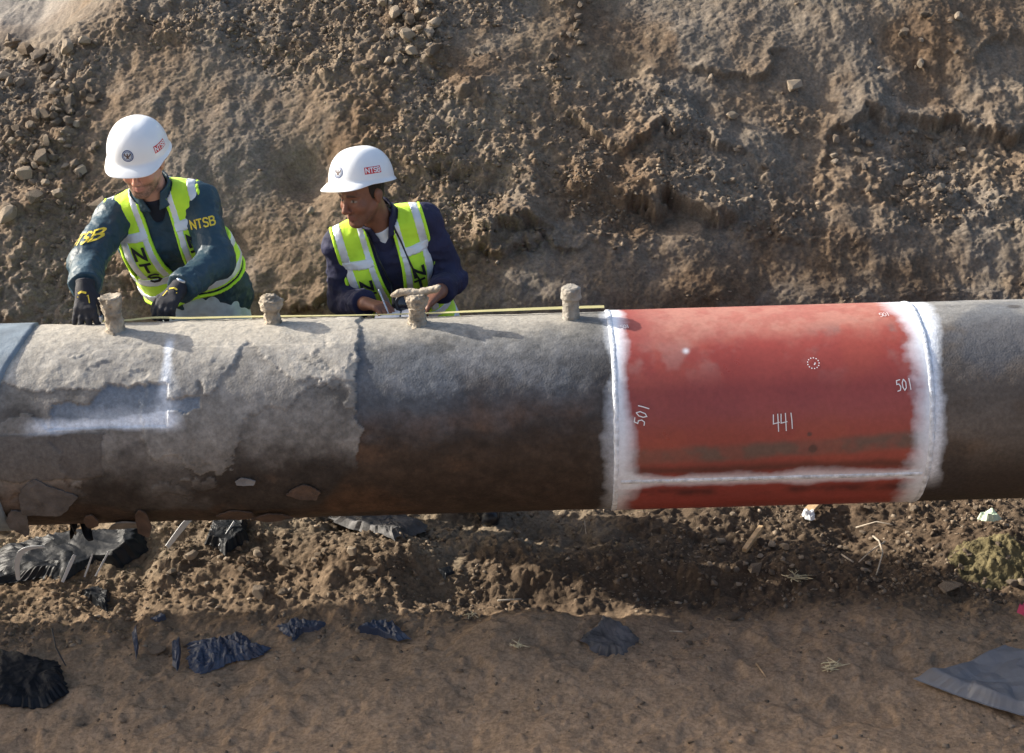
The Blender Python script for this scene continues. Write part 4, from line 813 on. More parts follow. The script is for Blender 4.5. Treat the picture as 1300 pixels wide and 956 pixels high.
# ---- worker on the right: upright, head turned, writing in a notebook
h2 = V3(-.586, .63, 1.560)
w2 = dict(label='worker in hard hat, navy shirt and lime vest writing in a notebook',
    pelvis=V3(-.455, .90, .93), chest=V3(-.515, .775, 1.235), neck=V3(-.535, .715, 1.420), SL=V3(-.700, .690, 1.325), SR=V3(-.345, .745, 1.400),
    EL=V3(-.700, .735, 1.060), ER=V3(-.245, .770, 1.135), WL=V3(-.590, .500, 1.128), WR=V3(-.285, .520, 1.165), head=h2, head_frame=hframe(40, 9, 5), hat_frame=hframe(38, -5, 8), hat_fwd=-.002,
    handL=(V3(.75, -.60, .05), V3(.15, -.15, -.98), V3(.45, .6, .25), (1.15, 1.2, 1.25, 1.3), .5), handR=(V3(-.62, -.60, -.22), V3(-.35, -.1, -.9), V3(-.55, .65, .3), (.9, .9, .95, 1.0), .5),
    KL=V3(-.60, .84, .50), KR=V3(-.27, .84, .50), AL=V3(-.66, .90, at_floor(-.66, .90)+.09), AR=V3(-.135, .80, at_floor(-.135, .80)+.09), TL=unit(V3(-.2, -1, 0)), TR=unit(V3(.12, -1, 0)),
    skin=(.215, .095, .058), beard=(.028, .016, .012), beard_k=.40, lip=(.20, .075, .06), jacket_mat=M['navy_cotton'], shirt_mat=M['tee'], trouser_mat=M['work_trousers'], fold=.012, fold_f=11, bulk=1.06, tee_low=-.035,
    zip=lambda t: .010+.040*sstep(-.34, .12, t), vest_low=-.42, armpit=-.14, letter_top=-.005, chest_t=.085, base=(-.45, .88, at_floor(-.45, .88)), fine=[(h2, .135), (V3(-.54, .44, 1.14), .085), (V3(-.33, .46, 1.14), .085)], word_back=-.22)
W2 = worker(w2)
def tubeline(pts, r, n=8):
    p = np.array(pts, float); V = []; Fc = []; rr = r if hasattr(r, '__len__') else [r]*len(p)
    for i in range(len(p)):
        t = unit(p[min(i+1, len(p)-1)]-p[max(i-1, 0)]); a = unit(np.cross(t, V3(.13, .31, .94))); b = np.cross(t, a)
        V += [p[i]+rr[i]*(a*math.cos(q)+b*math.sin(q)) for q in np.linspace(0, 2*np.pi, n, endpoint=False)]
    for i in range(len(p)-1): Fc += [(i*n+k, i*n+(k+1) % n, (i+1)*n+(k+1) % n, (i+1)*n+k) for k in range(n)]
    Fc += [tuple(range(n))[::-1], tuple((len(p)-1)*n+k for k in range(n))]; return np.array(V), Fc
def bevbox(c, e1, e2, e3, s, b=.004):
    """box with chamfered edges: 24 vertices"""
    V = []; idx = {}
    for sx in (-1, 1):
        for sy in (-1, 1):
            for sz in (-1, 1):
                for d in range(3):
                    o = np.array([sx*s[0], sy*s[1], sz*s[2]], float); k = np.array([sx, sy, sz])*b; k[d] = 0; o = o-k; idx[(sx, sy, sz, d)] = len(V); V.append(c+e1*o[0]+e2*o[1]+e3*o[2])
    import itertools
    Fc = []
    for d in range(3):
        u, w = [q for q in range(3) if q != d]
        for sg in (-1, 1):
            f = []
            for su, sw in ((-1, -1), (1, -1), (1, 1), (-1, 1)):
                k = [0, 0, 0]; k[d] = sg; k[u] = su; k[w] = sw; f.append(idx[(*k, d)])
            Fc.append(tuple(f))
        for su in (-1, 1):
            for sw in (-1, 1):
                k0 = [0]*3; k1 = [0]*3; k0[d] = -1; k1[d] = 1; k0[u] = k1[u] = su; k0[w] = k1[w] = sw; Fc.append((idx[(*k0, u)], idx[(*k1, u)], idx[(*k1, w)], idx[(*k0, w)]))
    for sx in (-1, 1):
        for sy in (-1, 1):
            for sz in (-1, 1): Fc.append(tuple(idx[(sx, sy, sz, d)] for d in range(3)))
    import bmesh
    return np.array(V), Fc
def build(name, V, Fc, mat, root=None, sub=None, smooth=False):
    me = mesh(name, V, Fc, smooth); import bmesh; bm = bmesh.new(); bm.from_mesh(me); bmesh.ops.recalc_face_normals(bm, faces=bm.faces); bm.to_mesh(me); bm.free()
    o = link(name, me, mat)
    if sub is not None: o.parent = sub
    elif root is not None: fit_parent(o, root)
    return o
# camera hanging on his chest
def photo_camera():
    c = V3(-.424, .545, 1.108); f = unit(V3(-.04, -.95, .30)); e = unit(np.cross(f, V3(0, 0, 1))); u = np.cross(e, f)
    root = tag(empty('camera_on_strap', tuple(c)), 'black camera with round lens hanging on the chest of the writing worker', 'camera')
    M['cam_black'] = simple('camera_black', (.010, .011, .014), .38); M['lens_glass'] = simple('lens_glass', (.01, .012, .02), .08, coat=.5)
    V, Fc = bevbox(c, e, f, u, (.062, .022, .042), .008); b = build('camera_body', V, Fc, M['cam_black'], root)
    V, Fc = bevbox(c+u*.048, e, f, u, (.024, .020, .012), .006); build('viewfinder', V, Fc, M['cam_black'], root)
    def ring(name, prof, mat, sub=None):
        th = np.linspace(0, 2*np.pi, 32, endpoint=False); V = [c+f*(.02+d)+(e*math.cos(t)+u*math.sin(t))*r for r, d in prof for t in th]; n = len(prof)
        return build(name, np.array(V), [(k*32+i, k*32+(i+1) % 32, (k+1)*32+(i+1) % 32, (k+1)*32+i) for k in range(n-1) for i in range(32)], mat, root, sub, True)
    ln = ring('lens', [(.042, 0), (.042, .02), (.045, .021), (.045, .048), (.043, .05), (.037, .05), (.032, .042)], M['cam_black']); ring('lens_glass', [(.033, .042), (.016, .046), (0.0005, .047)], M['lens_glass'], ln)
    for sg in (-1, 1):
        P0 = c+e*sg*.06+u*.03; P1 = W2_neck+V3(.06*(1 if e[0]*sg > 0 else -1), -.06, .0); pts = [P0+(P1-P0)*k+V3(0, -.035*math.sin(k*3.1), 0) for k in np.linspace(0, 1, 14)]
        pts = list(trace(lambda q: W2['tfn'](q)-.016, np.array([p+V3(0, -.16, 0) for p in pts]), V3(0, 1, 0))); pts[0] = P0; V, Fc = tubeline(pts, .0042, 6); build('strap', V, Fc, M['cam_black'], root, None, True)
W2_neck = w2['neck']; photo_camera()
def notebook():
    c = V3(-.445, .425, 1.100); e = unit(V3(1, .04, .02)); f = unit(V3(0, -.95, .05)); u = np.cross(e, f); u = u if u[2] > 0 else -u
    root = tag(empty('notebook', tuple(c)), 'open notebook with white pages held level by the writing worker', 'notebook')
    V, Fc = bevbox(c-u*.004, e, f, u, (.108, .075, .003), .001); build('cover', V, Fc, M['black'], root)
    for sg in (-1, 1):
        U, Wq = np.meshgrid(np.linspace(.003, .103, 12), np.linspace(-.070, .070, 4), indexing='ij'); h = .003+.009*np.sin(np.clip(U/.103, 0, 1)*3.1)**.8; P = c+(sg*U)[..., None]*e+Wq[..., None]*f+h[..., None]*u; n = U.size
        V = np.concatenate([P.reshape(-1, 3), (c+(sg*U)[..., None]*e+Wq[..., None]*f+(h*0+.0005)[..., None]*u).reshape(-1, 3)]); G = gridfaces(12, 4); bd = [i*4 for i in range(12)]+[44+j for j in range(1, 4)]+[i*4+3 for i in range(10, -1, -1)]+[2, 1]; Fc = [tuple(q) for q in G]+[tuple(q[::-1]+n) for q in G]+[(a, b, b+n, a+n) for a, b in zip(bd, bd[1:]+bd[:1])]
        build('page', V, Fc, M['white'], root)
notebook()
def pen():
    a = V3(-.490, .405, 1.112); d = unit(V3(-.35, .35, .85)); root = tag(empty('pen', tuple(a)), 'slim pale pen in the hand of the writing worker', 'pen')
    V, Fc = tubeline([a, a+d*.012, a+d*.03, a+d*.105, a+d*.11], [.0008, .0022, .0034, .0034, .002], 10); build('barrel', V, Fc, M['seal_pale'], root, None, True); V, Fc = tubeline([a+d*.075+V3(0, -.004, 0), a+d*.107+V3(0, -.004, 0)], .0014, 6); build('clip', V, Fc, M['steel'], root)
pen()
# measuring tape lying along the crown
def tape():
    M['tape'] = simple('tape_yellow', (.66, .56, .13), .5, 8, .15); M['tape_pale'] = simple('tape_back', (.46, .42, .20), .6, 8, .15)
    xs = np.arange(-1.56, .362, .008); root = tag(empty('measuring_tape', (-1.56, .08, HZ+RP)), 'yellow measuring tape stretched along the top of the pipe', 'tape measure')
    tw = .25*np.sin(xs*2.1)+.18*np.sin(xs*5.3+1); th0 = -13.5+1.2*np.sin(xs*1.7+.5); lift = .0045+.002*np.sin(xs*4)+.007*np.exp(-((xs+1.36)/.08)**2)
    V = []; n = len(xs)
    for k, (dw, dh) in enumerate(((-.009, 0), (.009, 0), (.009, .0012), (-.009, .0012))):
        al = .35+.6*tw; t = th0+np.degrees((dw*np.cos(al))/RP); V.append(cyl(xs, t, RP+.010+lift+np.abs(np.sin(al))*(.012-dw)*.9+dh))
    V = np.stack(V, 1).reshape(-1, 3); i = np.arange(n-1); Fc = np.concatenate([np.stack([i*4+k, (i+1)*4+k, (i+1)*4+(k+1) % 4, i*4+(k+1) % 4], -1) for k in range(4)]); b = build('blade', V, [tuple(q) for q in Fc], M['tape_pale'], root)
    V, Fc = bevbox(V3(-1.565, .085, HZ+RP+.022), V3(1, 0, 0), V3(0, 1, 0), V3(0, 0, 1), (.006, .012, .012), .002); build('end_hook', V, Fc, M['steel'], root)
tape()
import bmesh
# ================================================================== LOOSE THINGS
def proj_px(P):
    v = P-CAM; z = v@_fw; return 650+FPX*(v@_rt)/z, 478-FPX*(v@_up)/z
_fine = (np.abs(bankX) < 2.88) & (bankZ > .55); _bp = bankP[_fine]; _bn = bankN[_fine]; _br = bankR[_fine]; _bu, _bv = proj_px(_bp)
def on_bank(px, py):
    i = int(np.argmin((_bu-px)**2+(_bv-py)**2)); return _bp[i], _bn[i]
def on_floor(px, py):
    d = _fw+_rt*(px-650)/FPX-_up*(py-478)/FPX; z = .03
    for _ in range(12): p = CAM+d*((z-CAM[2])/d[2]); z = .5*z+.5*at_floor(p[0], p[1])
    p = CAM+d*((z-CAM[2])/d[2]); return np.array([p[0], p[1], at_floor(p[0], p[1])])
import bmesh
def ico(sub):
    bm = bmesh.new(); bmesh.ops.create_icosphere(bm, subdivisions=sub, radius=1); V = np.array([v.co[:] for v in bm.verts]); Fc = np.array([[v.index for v in f.verts] for f in bm.faces]); bm.free(); return V, Fc
def hull_shape(r, n, sq=None):
    """broken stone: convex hull of a few points, so every face is a flat break"""
    q = r.normal(size=(n, 3)); q /= np.linalg.norm(q, axis=1, keepdims=True); q *= r.uniform(.72, 1.0, (n, 1)); q *= np.array([1.12, r.uniform(.65, .95), r.uniform(.5, .85)]); bm = bmesh.new()
    for p in q: bm.verts.new(p)
    g = bmesh.ops.convex_hull(bm, input=bm.verts); bmesh.ops.delete(bm, geom=[e for e in g['geom_interior'] if isinstance(e, bmesh.types.BMVert)], context='VERTS'); bm.verts.index_update(); V = np.array([v.co[:] for v in bm.verts]); Fc = [tuple(v.index for v in f.verts) for f in bm.faces]; bm.free(); return V, Fc
def rock_shape(seed, sub=2, ang=.34):
    V, Fc = ico(sub); r = np.random.default_rng(seed); 
    for _ in range(16):                                    # chip flat faces off a ball
        n = unit(r.normal(size=3)); d = r.uniform(.42, .85); h = V@n; V = V-np.clip(h-d, 0, None)[:, None]*n*.95
    return hull_shape(r, 22)
    V = V/np.abs(V).max()*(1+ang*vn3(V*1.1+seed*5.1)+.10*vn3(V*3.7+seed))[:, None]; return V*np.array([1.1, r.uniform(.65, .95), r.uniform(.55, .85)]), Fc
ROCKS = {}
for mname in ('stone', 'stone_pale', 'stone_dark', 'clod'):
    for k in range(6):
        V, Fc = rock_shape(k+11*len(mname)); me = mesh('stone', V, Fc, False); me.materials.append(M[mname]); ROCKS[mname, k] = me
def put_rock(name, p, n, size, mname, k, label, cat, group=None, flat=1.0, sink=.25, rng=random):
    o = bpy.data.objects.new(name, ROCKS[mname, k]); COL.objects.link(o); q = Vector(n).to_track_quat('Z', 'Y').to_matrix().to_4x4(); s = size/2
    o.matrix_world = Matrix.Translation(Vector(p)+Vector(n)*s*flat*(.85-sink)) @ q @ Matrix.Rotation(rng.uniform(0, 6.28), 4, 'Z') @ Matrix.Rotation(rng.uniform(-.4, .4), 4, 'X') @ Matrix.Diagonal((s, s*rng.uniform(.8, 1.05), s*flat, 1)); return tag(o, label, cat, group)
# stones one can pick out
NAMED = [  # px, py, size px, material, label
 (89, 64, 26, 'stone_pale', 'pale blocky stone high on the rubble near the upper left corner'), (8, 103, 26, 'stone_pale', 'pale grey stone at the left edge of the bank'), (1006, 114, 26, 'stone_pale', 'pale angular stone alone on the bank above the red section'),
 (929, 149, 17, 'stone_pale', 'smooth tan cobble left of and below the pale angular stone'), (523, 68, 22, 'stone_pale', 'tan block at the foot of the clump of stones above the right worker'), (547, 38, 18, 'stone_pale', 'rounded stone on top of the clump above the right worker'), (103, 219, 17, 'stone_pale', 'square pale stone beside the left shoulder of the bearded worker'),
 (1057, 200, 13, 'stone_pale', 'yellowish pebble under the pale angular stone, upper of the pair'), (1059, 207, 12, 'stone_pale', 'yellowish pebble under the pale angular stone, lower of the pair'), (1105, 184, 16, 'stone', 'flat grey stone right of the pair of yellowish pebbles'), (1192, 240, 16, 'stone_pale', 'tan stone on the broken shelf at the right of the bank'), (1272, 252, 11, 'stone_pale', 'round white pebble near the right edge of the bank'),
 (395, 270, 12, 'stone_pale', 'whitish stone on the bank left of the face of the right worker')]
for i, (px, py, s, mn, lab) in enumerate(NAMED):
    p, n = on_bank(px, py); put_rock('stone', p, n, s/238, mn, i % 6, lab, 'stone', None, .85, .15)
FLOOR_NAMED = [(1205, 748, 46, 'stone', .35, 'flat brown slab lying in front of the yellow heap'), (330, 758, 32, 'stone_dark', .8, 'large round dark stone on the shaded floor left of the middle'), (958, 727, 26, 'stone', .8, 'brown cobble at the end of the sunlit ridge'), (935, 728, 15, 'stone_dark', .8, 'small dark cobble, left of the brown cobble pair'), (243, 712, 22, 'stone_pale', .8, 'large sunlit stone under the pipe left of the middle'), (218, 730, 20, 'stone_pale', .7, 'sunlit stone left of the large one under the pipe'),
 (1238, 648, 15, 'stone', .9, 'squarish brown stone under the right end of the pipe'), (1285, 744, 18, 'stone_dark', .8, 'dark stone at the right edge of the floor'), (931, 786, 22, 'clod', .6, 'brown lump on the shaded floor below the hollow'), (1296, 742, 16, 'stone_pale', .8, 'pale stone cut by the right edge of the picture'), (360, 757, 20, 'stone', .7, 'grey brown stone right of the large round dark stone'), (570, 765, 9, 'stone_pale', .8, 'pale pebble alone in the middle of the shaded floor'), (1152, 680, 9, 'stone_pale', .9, 'pale pebble in the dark soil right of the broken twig'), (202, 828, 34, 'stone', .3, 'long narrow tan stone between two upright scraps of plastic')]
for i, (px, py, s, mn, fl, lab) in enumerate(FLOOR_NAMED):
    p = on_floor(px, py); put_rock('stone', p, (0, -.05, 1), s/318, mn, (i+2) % 6, lab, 'stone', None, fl, .1)
# crowds of stones: each its own object
ORD = ['largest', 'second largest', 'third largest', 'fourth largest', 'fifth largest']
SHADE = {'stone': 'brown', 'stone_pale': 'pale', 'stone_dark': 'dark', 'clod': 'earthy'}
def crowd(n, pick, smin, smax, mats, what, group, seed, name='stone'):
    """n stones; the five largest are named by size, the rest by shade"""
    r = random.Random(seed); got = []
    while len(got) < n:
        q = pick(r)
        if q is not None: got.append((smin*(smax/smin)**(r.random()**1.7), q, r.choice(mats)))
    got.sort(key=lambda g: -g[0])
    for k, (s, (p, nn), mn) in enumerate(got):
        lab = ORD[k]+' stone '+what if k < 5 else 'small '+SHADE[mn]+' stone '+what
        put_rock(name, p, nn, s, mn, r.randrange(6), lab, 'stone', None if k < 5 else group+', '+SHADE[mn], r.uniform(.75, 1.05), r.uniform(.0, .3), r)
def bankpick(px0, px1, py0, py1, den=None):
    def f(r):
        px, py = r.uniform(px0, px1), r.uniform(py0, py1)
        if den and r.random() > den(px, py): return None
        return on_bank(px, py)
    return f
mixm = ['stone', 'stone', 'stone_pale', 'clod', 'clod', 'stone_dark']
crowd(78, bankpick(2, 150, 52, 280, lambda x, y: math.exp(-((x-55)/62)**2)*(.35+.65*math.exp(-((y-165)/75)**2))), .052, .135, mixm, 'in the rubble spread left of the bearded worker', 'rubble on the left of the bank', 1)
crowd(34, bankpick(470, 575, 2, 90, lambda x, y: math.exp(-((x-520-.2*(y-40))/30)**2)), .045, .105, ['stone_pale', 'stone', 'stone_pale', 'clod'], 'in the clump on the bank above the right worker', 'clump of stones at the top of the bank', 2)
crowd(20, bankpick(230, 480, 2, 75, lambda x, y: .7*math.exp(-((y-25-.10*(x-300))/24)**2)), .032, .06, ['stone_pale', 'stone', 'clod'], 'along the top of the bank between the workers', 'stones along the upper bank', 3)
crowd(20, bankpick(690, 760, 2, 110, lambda x, y: math.exp(-((x-735+.28*y)/16)**2)), .035, .065, ['stone', 'clod', 'stone_dark'], 'in the narrow run down the middle of the bank', 'stones in the narrow run', 4)
crowd(28, bankpick(860, 1298, 120, 260, lambda x, y: .2+.8*math.exp(-((y-195)/34)**2)), .032, .07, mixm, 'on the broken bank above the red section', 'stones above the red section', 5)
crowd(14, bankpick(1060, 1290, 2, 110, lambda x, y: math.exp(-((x-1170+.5*(y-50))/45)**2)), .034, .07, mixm, 'in the loose patch at the upper right', 'stones at the upper right', 6)
def floorpick(px0, px1, py0, py1, den=None):
    def f(r):
        px, py = r.uniform(px0, px1), r.uniform(py0, py1)
        if den and r.random() > den(px, py): return None
        return on_floor(px, py), np.array([0, -.1, .99])
    return f
crowd(34, floorpick(40, 480, 668, 775, lambda x, y: math.exp(-((y-715-.0*x)/32)**2)), .032, .065, ['stone_pale', 'clod', 'stone', 'clod'], 'on the heap under the left part of the pipe', 'lumps on the heap under the pipe', 8)
crowd(24, floorpick(880, 1130, 655, 770, lambda x, y: math.exp(-((y-705)/34)**2)), .03, .055, ['stone_pale', 'clod', 'clod', 'stone'], 'on the sunlit ridge below the red section', 'lumps on the ridge below the red section', 9)
crowd(12, floorpick(1100, 1298, 640, 745), .03, .06, ['stone_dark', 'clod', 'stone'], 'in the dark soil under the right pipe end', 'stones under the right end', 11)
crowd(9, floorpick(5, 460, 740, 866), .02, .035, ['stone', 'clod', 'stone_pale'], 'on the shaded floor at the lower left', 'stones at the lower left', 12)
# gravel and crumbs that nobody could count
def gravel(name, P, N, S, label_mat, seed):
    r = np.random.default_rng(seed); hs = []
    while len(hs) < 8:
        b_, f_ = hull_shape(r, 9)
        if len(b_) == 9 and len(f_) == 14: hs.append((b_, np.array(f_)))
    n = len(P); nb = 9
    base = [h_[0] for h_ in hs]; pick = r.integers(0, 8, n); A = r.uniform(0, 6.28, n); V = np.stack(base)[pick]*S[:, None, None]
    ca, sa = np.cos(A)[:, None], np.sin(A)[:, None]; X = V[..., 0]*ca-V[..., 1]*sa; Y = V[..., 0]*sa+V[..., 1]*ca; V = np.stack([X, Y, V[..., 2]], -1); tl = r.uniform(-.7, .7, n)[:, None]; V = np.stack([V[..., 0], V[..., 1]*np.cos(tl)-V[..., 2]*np.sin(tl), V[..., 1]*np.sin(tl)+V[..., 2]*np.cos(tl)], -1)
    V = V+P[:, None, :]+N[:, None, :]*(S*.15)[:, None, None]; F2 = (np.stack([h_[1] for h_ in hs])[pick]+(np.arange(n)*nb)[:, None, None]).reshape(-1, 3); me = mesh(name, V.reshape(-1, 3), F2, False)
    t = r.random(n); c = mixc(np.array([.160, .120, .085]), np.array([.30, .24, .175]), t**2.2)*r.uniform(.75, 1.15, n)[:, None]; attr(me, 'paint', np.repeat(c, nb, 0)); return tag(link(name, me, M['soil_bit']), label_mat, 'gravel', None, 'stuff')
M['soil_bit'] = by_attr('soil_bits', .95, .25, 60, .3, 200, .003, .15)
r_ = np.random.default_rng(5); fb = fbm2(_bp[:, 0], _bp[:, 2]*1.3, 3.1, 4, .55, 3)
left = np.exp(-((_bp[:, 0]+2.35)/.45)**2); wgt = (.05+_br)**1.6*np.exp(2.9*fb)*(1-.35*left)*(1+.8*sstep(1.5, 1.8, _bp[:, 2])*np.exp(-((_bp[:, 0]+.9)/.7)**2))*sstep(3.3, 3.0, _bp[:, 1]); wgt /= wgt.sum(); NB = 15000; ii = r_.choice(len(_bp), NB, p=wgt)
gravel('bank_gravel', _bp[ii], _bn[ii], .0038*(6.0**(r_.random(NB)**3.0)), 'loose crumbs and gravel lying all over the bank', 1)
X_, Y_ = np.meshgrid(floorX, floorY, indexing='ij'); fm = (np.abs(X_) < 2.55) & (Y_ > -1.25) & (Y_ < 1.1); fx, fy, fz, flo = X_[fm], Y_[fm], floorH[fm], floorL[fm]
wgt = (.30+flo)**1.3*np.exp(2.2*fbm2(fx, fy, 3.3, 4, .55, 6)); wgt /= wgt.sum(); ii = r_.choice(len(fx), 11000, p=wgt); gravel('floor_gravel', np.stack([fx, fy, fz], -1)[ii], np.tile(np.array([0, 0, 1.]), (11000, 1)), .0034*(6.0**(r_.random(11000)**2.8)), 'loose crumbs of soil strewn over the trench floor', 2)

# ---- plastic, wood, straw
def plastic(name, col, rough, trans=0.0):
    m, nt, b = mat_new(name); b.inputs['Base Color'].default_value = (*col, 1); b.inputs['Roughness'].default_value = rough; b.inputs['Specular IOR Level'].default_value = .6
    N = nt.nodes; tc = N.new('ShaderNodeTexCoord'); nz = N.new('ShaderNodeTexNoise'); nz.inputs['Scale'].default_value = 30; nz.inputs['Detail'].default_value = 4; bp = N.new('ShaderNodeBump'); bp.inputs['Strength'].default_value = .5; bp.inputs['Distance'].default_value = .006
    nt.links.new(tc.outputs['Object'], nz.inputs['Vector']); nt.links.new(nz.outputs[0], bp.inputs['Height']); nt.links.new(bp.outputs[0], b.inputs['Normal']); return m
M['film'] = plastic('black_film', (.007, .009, .012), .50); M['film'].node_tree.nodes['Principled BSDF'].inputs['Specular IOR Level'].default_value = .22; M['film_blue'] = plastic('blue_black_film', (.026, .042, .078), .42); M['film_grey'] = plastic('grey_sheet', (.15, .155, .165), .38); M['film_pale'] = plastic('pale_film', (.55, .57, .58), .3); M['film_dusty'] = simple('dusty_sheet', (.085, .082, .082), .7, 14, .6, .4, 40)
def lin2(x, y, s):
    xi = np.floor(x).astype(np.int64); yi = np.floor(y).astype(np.int64); fx = x-xi; fy = y-yi; T = _T2[s % 16]; a = T[xi & 255, yi & 255]; b = T[(xi+1) & 255, yi & 255]; c = T[xi & 255, (yi+1) & 255]; d = T[(xi+1) & 255, (yi+1) & 255]
    return np.where(fx+fy < 1, a+(b-a)*fx+(c-a)*fy, d+(c-d)*(1-fx)+(b-d)*(1-fy))          # flat facets with sharp creases between them
def sheet(name, outline, mat, label, cat, amp=.02, fold=.0, fdir=0., ff=70, seed=0, lift=.004, mid=None, n=64, rings=16, cover=0.02, rag=.05):
    """crumpled film: outline in floor coordinates, thin but solid"""
    o = np.array(outline, float); c = o.mean(0) if mid is None else np.array(mid); seg = np.r_[0, np.cumsum(np.hypot(*np.diff(np.vstack([o, o[:1]]), axis=0).T))]; q = np.linspace(0, seg[-1], n, endpoint=False); oc = np.vstack([o, o[:1]]); B = np.stack([np.interp(q, seg, oc[:, 0]), np.interp(q, seg, oc[:, 1])], -1)
    size = np.ptp(o, axis=0).max(); rr = np.random.default_rng(seed); B = B+(B-c)*(rag*rr.normal(size=(n, 1))); ks = np.linspace(0, 1, rings+1)[1:]; P = np.vstack([c[None]]+[c+(B-c)*k for k in ks]); x, y = P[:, 0], P[:, 1]
    K = np.r_[0, np.repeat(ks, n)]; ca, sa = math.cos(fdir), math.sin(fdir); u = x*ca+y*sa; edge = sstep(1.0, .75, K)
    xr, yr = x*.8+y*.6, y*.8-x*.6; crum = 1.1*lin2(xr*3.2/size+seed, yr*3.2/size, seed)+.5*lin2(x*7.5/size, y*7.5/size+seed, seed+3)+.22*lin2(xr*17/size, yr*17/size, seed+5); vv = y*ca-x*sa; fo = fold*1.6*lin2(u*ff/2.6+3.5*fbm2(x, y, 3/size, 4, .55, seed), vv*ff/7+seed, seed+2)+fold*.6*lin2(u*ff/1.1, vv*ff/8, seed+4)
    smooth_z = floor_low(x, y); z = np.maximum(floor_z(x, y)-.02, smooth_z+.004)*.6+.4*(smooth_z+.010)+lift+(amp*crum+fo)*(.25+.75*edge)-cover*sstep(.8, 1, K)*np.clip(.4+1.5*fbm2(x, y, 3/size, 2, .5, seed+1), 0, 1)
    V = np.stack([x, y, z], -1); V2 = V-np.array([0, 0, .0016]); m = len(V); f = [(0, 1+i, 1+(i+1) % n) for i in range(n)]
    for k in range(rings-1): b0 = 1+k*n; b1 = b0+n; f += [(b0+i, b1+i, b1+(i+1) % n, b0+(i+1) % n) for i in range(n)]
    b0 = 1+(rings-1)*n; f = f+[tuple(i+m for i in q_[::-1]) for q_ in f]+[(b0+i, b0+m+i, b0+m+(i+1) % n, b0+(i+1) % n) for i in range(n)]
    return tag(link(name, mesh(name, np.vstack([V, V2]), f, False), M[mat]), label, cat)
def fl(*pts): return [tuple(on_floor(*p)[:2]) for p in pts]
sheet('plastic_scrap', fl((472, 732), (505, 727), (506, 752), (492, 763), (480, 752)), 'film', 'dark square scrap of plastic half buried left of the middle', 'plastic', .012, seed=1)
sheet('plastic_scrap', fl((449, 802), (470, 790), (500, 792), (520, 815), (505, 818), (480, 806)), 'film_blue', 'fan of blue black plastic sticking out below the dark square scrap', 'plastic', .008, .012, .2, 170, seed=2, lift=-.003, n=100, rag=.04)
sheet('plastic_scrap', fl((240, 825), (275, 815), (305, 806), (325, 820), (345, 826), (330, 836), (300, 842), (252, 857), (240, 848)), 'film_blue', 'large ruffled blue black plastic strip at the lower left', 'plastic', .006, .016, .1, 170, seed=3, cover=.014, lift=-.004, n=120, rings=20, rag=.035)
sheet('plastic_scrap', fl((352, 795), (375, 783), (398, 788), (415, 790), (405, 800), (385, 803), (372, 816), (360, 806)), 'film_blue', 'torn blue black plastic above the right end of the ruffled strip', 'plastic', .006, .014, .2, 170, seed=4, cover=.014, lift=-.004, n=110, rag=.05)
sheet('plastic_scrap', fl((168, 812), (174, 800), (177, 830), (173, 840)), 'film_blue', 'narrow upright sliver of blue plastic, left of the long tan stone', 'plastic', .008, .006, .0, 160, seed=5, n=32, rings=8, cover=.0)
sheet('plastic_scrap', fl((219, 822), (228, 812), (231, 838), (226, 856), (219, 850)), 'film_blue', 'narrow blue plastic sliver right of the long tan stone', 'plastic', .008, .008, .0, 160, seed=6, n=32, rings=8, cover=.0)
sheet('plastic_sheet', fl((-6, 822), (30, 836), (76, 848), (88, 880), (60, 900), (-10, 900)), 'film', 'crumpled black plastic sheet in the lower left corner', 'plastic', .018, .010, .5, 50, seed=7, n=120, rings=30, rag=.03)
sheet('plastic_scrap', fl((100, 758), (125, 752), (142, 760), (135, 778), (118, 770)), 'film', 'small black scrap of plastic below the hanging sheet', 'plastic', .014, seed=8)
sheet('plastic_scrap', fl((190, 786), (206, 778), (212, 786), (200, 790)), 'film_blue', 'tiny blue scrap in the soil above the ruffled strip', 'plastic', .008, seed=9, n=24, rings=6)
sheet('plastic_scrap', fl((735, 815), (765, 790), (795, 795), (812, 812), (790, 832), (755, 832)), 'film_dusty', 'mud covered piece of grey blue plastic in front of the middle', 'plastic', .016, .003, .3, 120, seed=10, lift=-.004, rag=.07)
sheet('tarpaulin', fl((1158, 870), (1200, 857), (1272, 831), (1330, 845), (1380, 885), (1370, 925), (1260, 905)), 'film_grey', 'dark grey tarpaulin with sharp folds in the lower right corner', 'tarpaulin', .060, .010, 1.1, 14, seed=12, lift=.0, n=140, rings=46, rag=.004, cover=.0)
sheet('plastic_sheet', fl((412, 665), (450, 659), (510, 660), (545, 668), (538, 684), (500, 688), (470, 680), (430, 676)), 'film_dusty', 'long dusty dark sheet of plastic lying under the middle of the pipe', 'plastic', .03, .012, 1.2, 50, seed=12, lift=.02)
sheet('plastic_scrap', fl((557, 733), (572, 728), (578, 736), (566, 741)), 'film', 'tiny black scrap in the hollow right of the dark square scrap', 'plastic', .008, seed=13, n=24, rings=6)
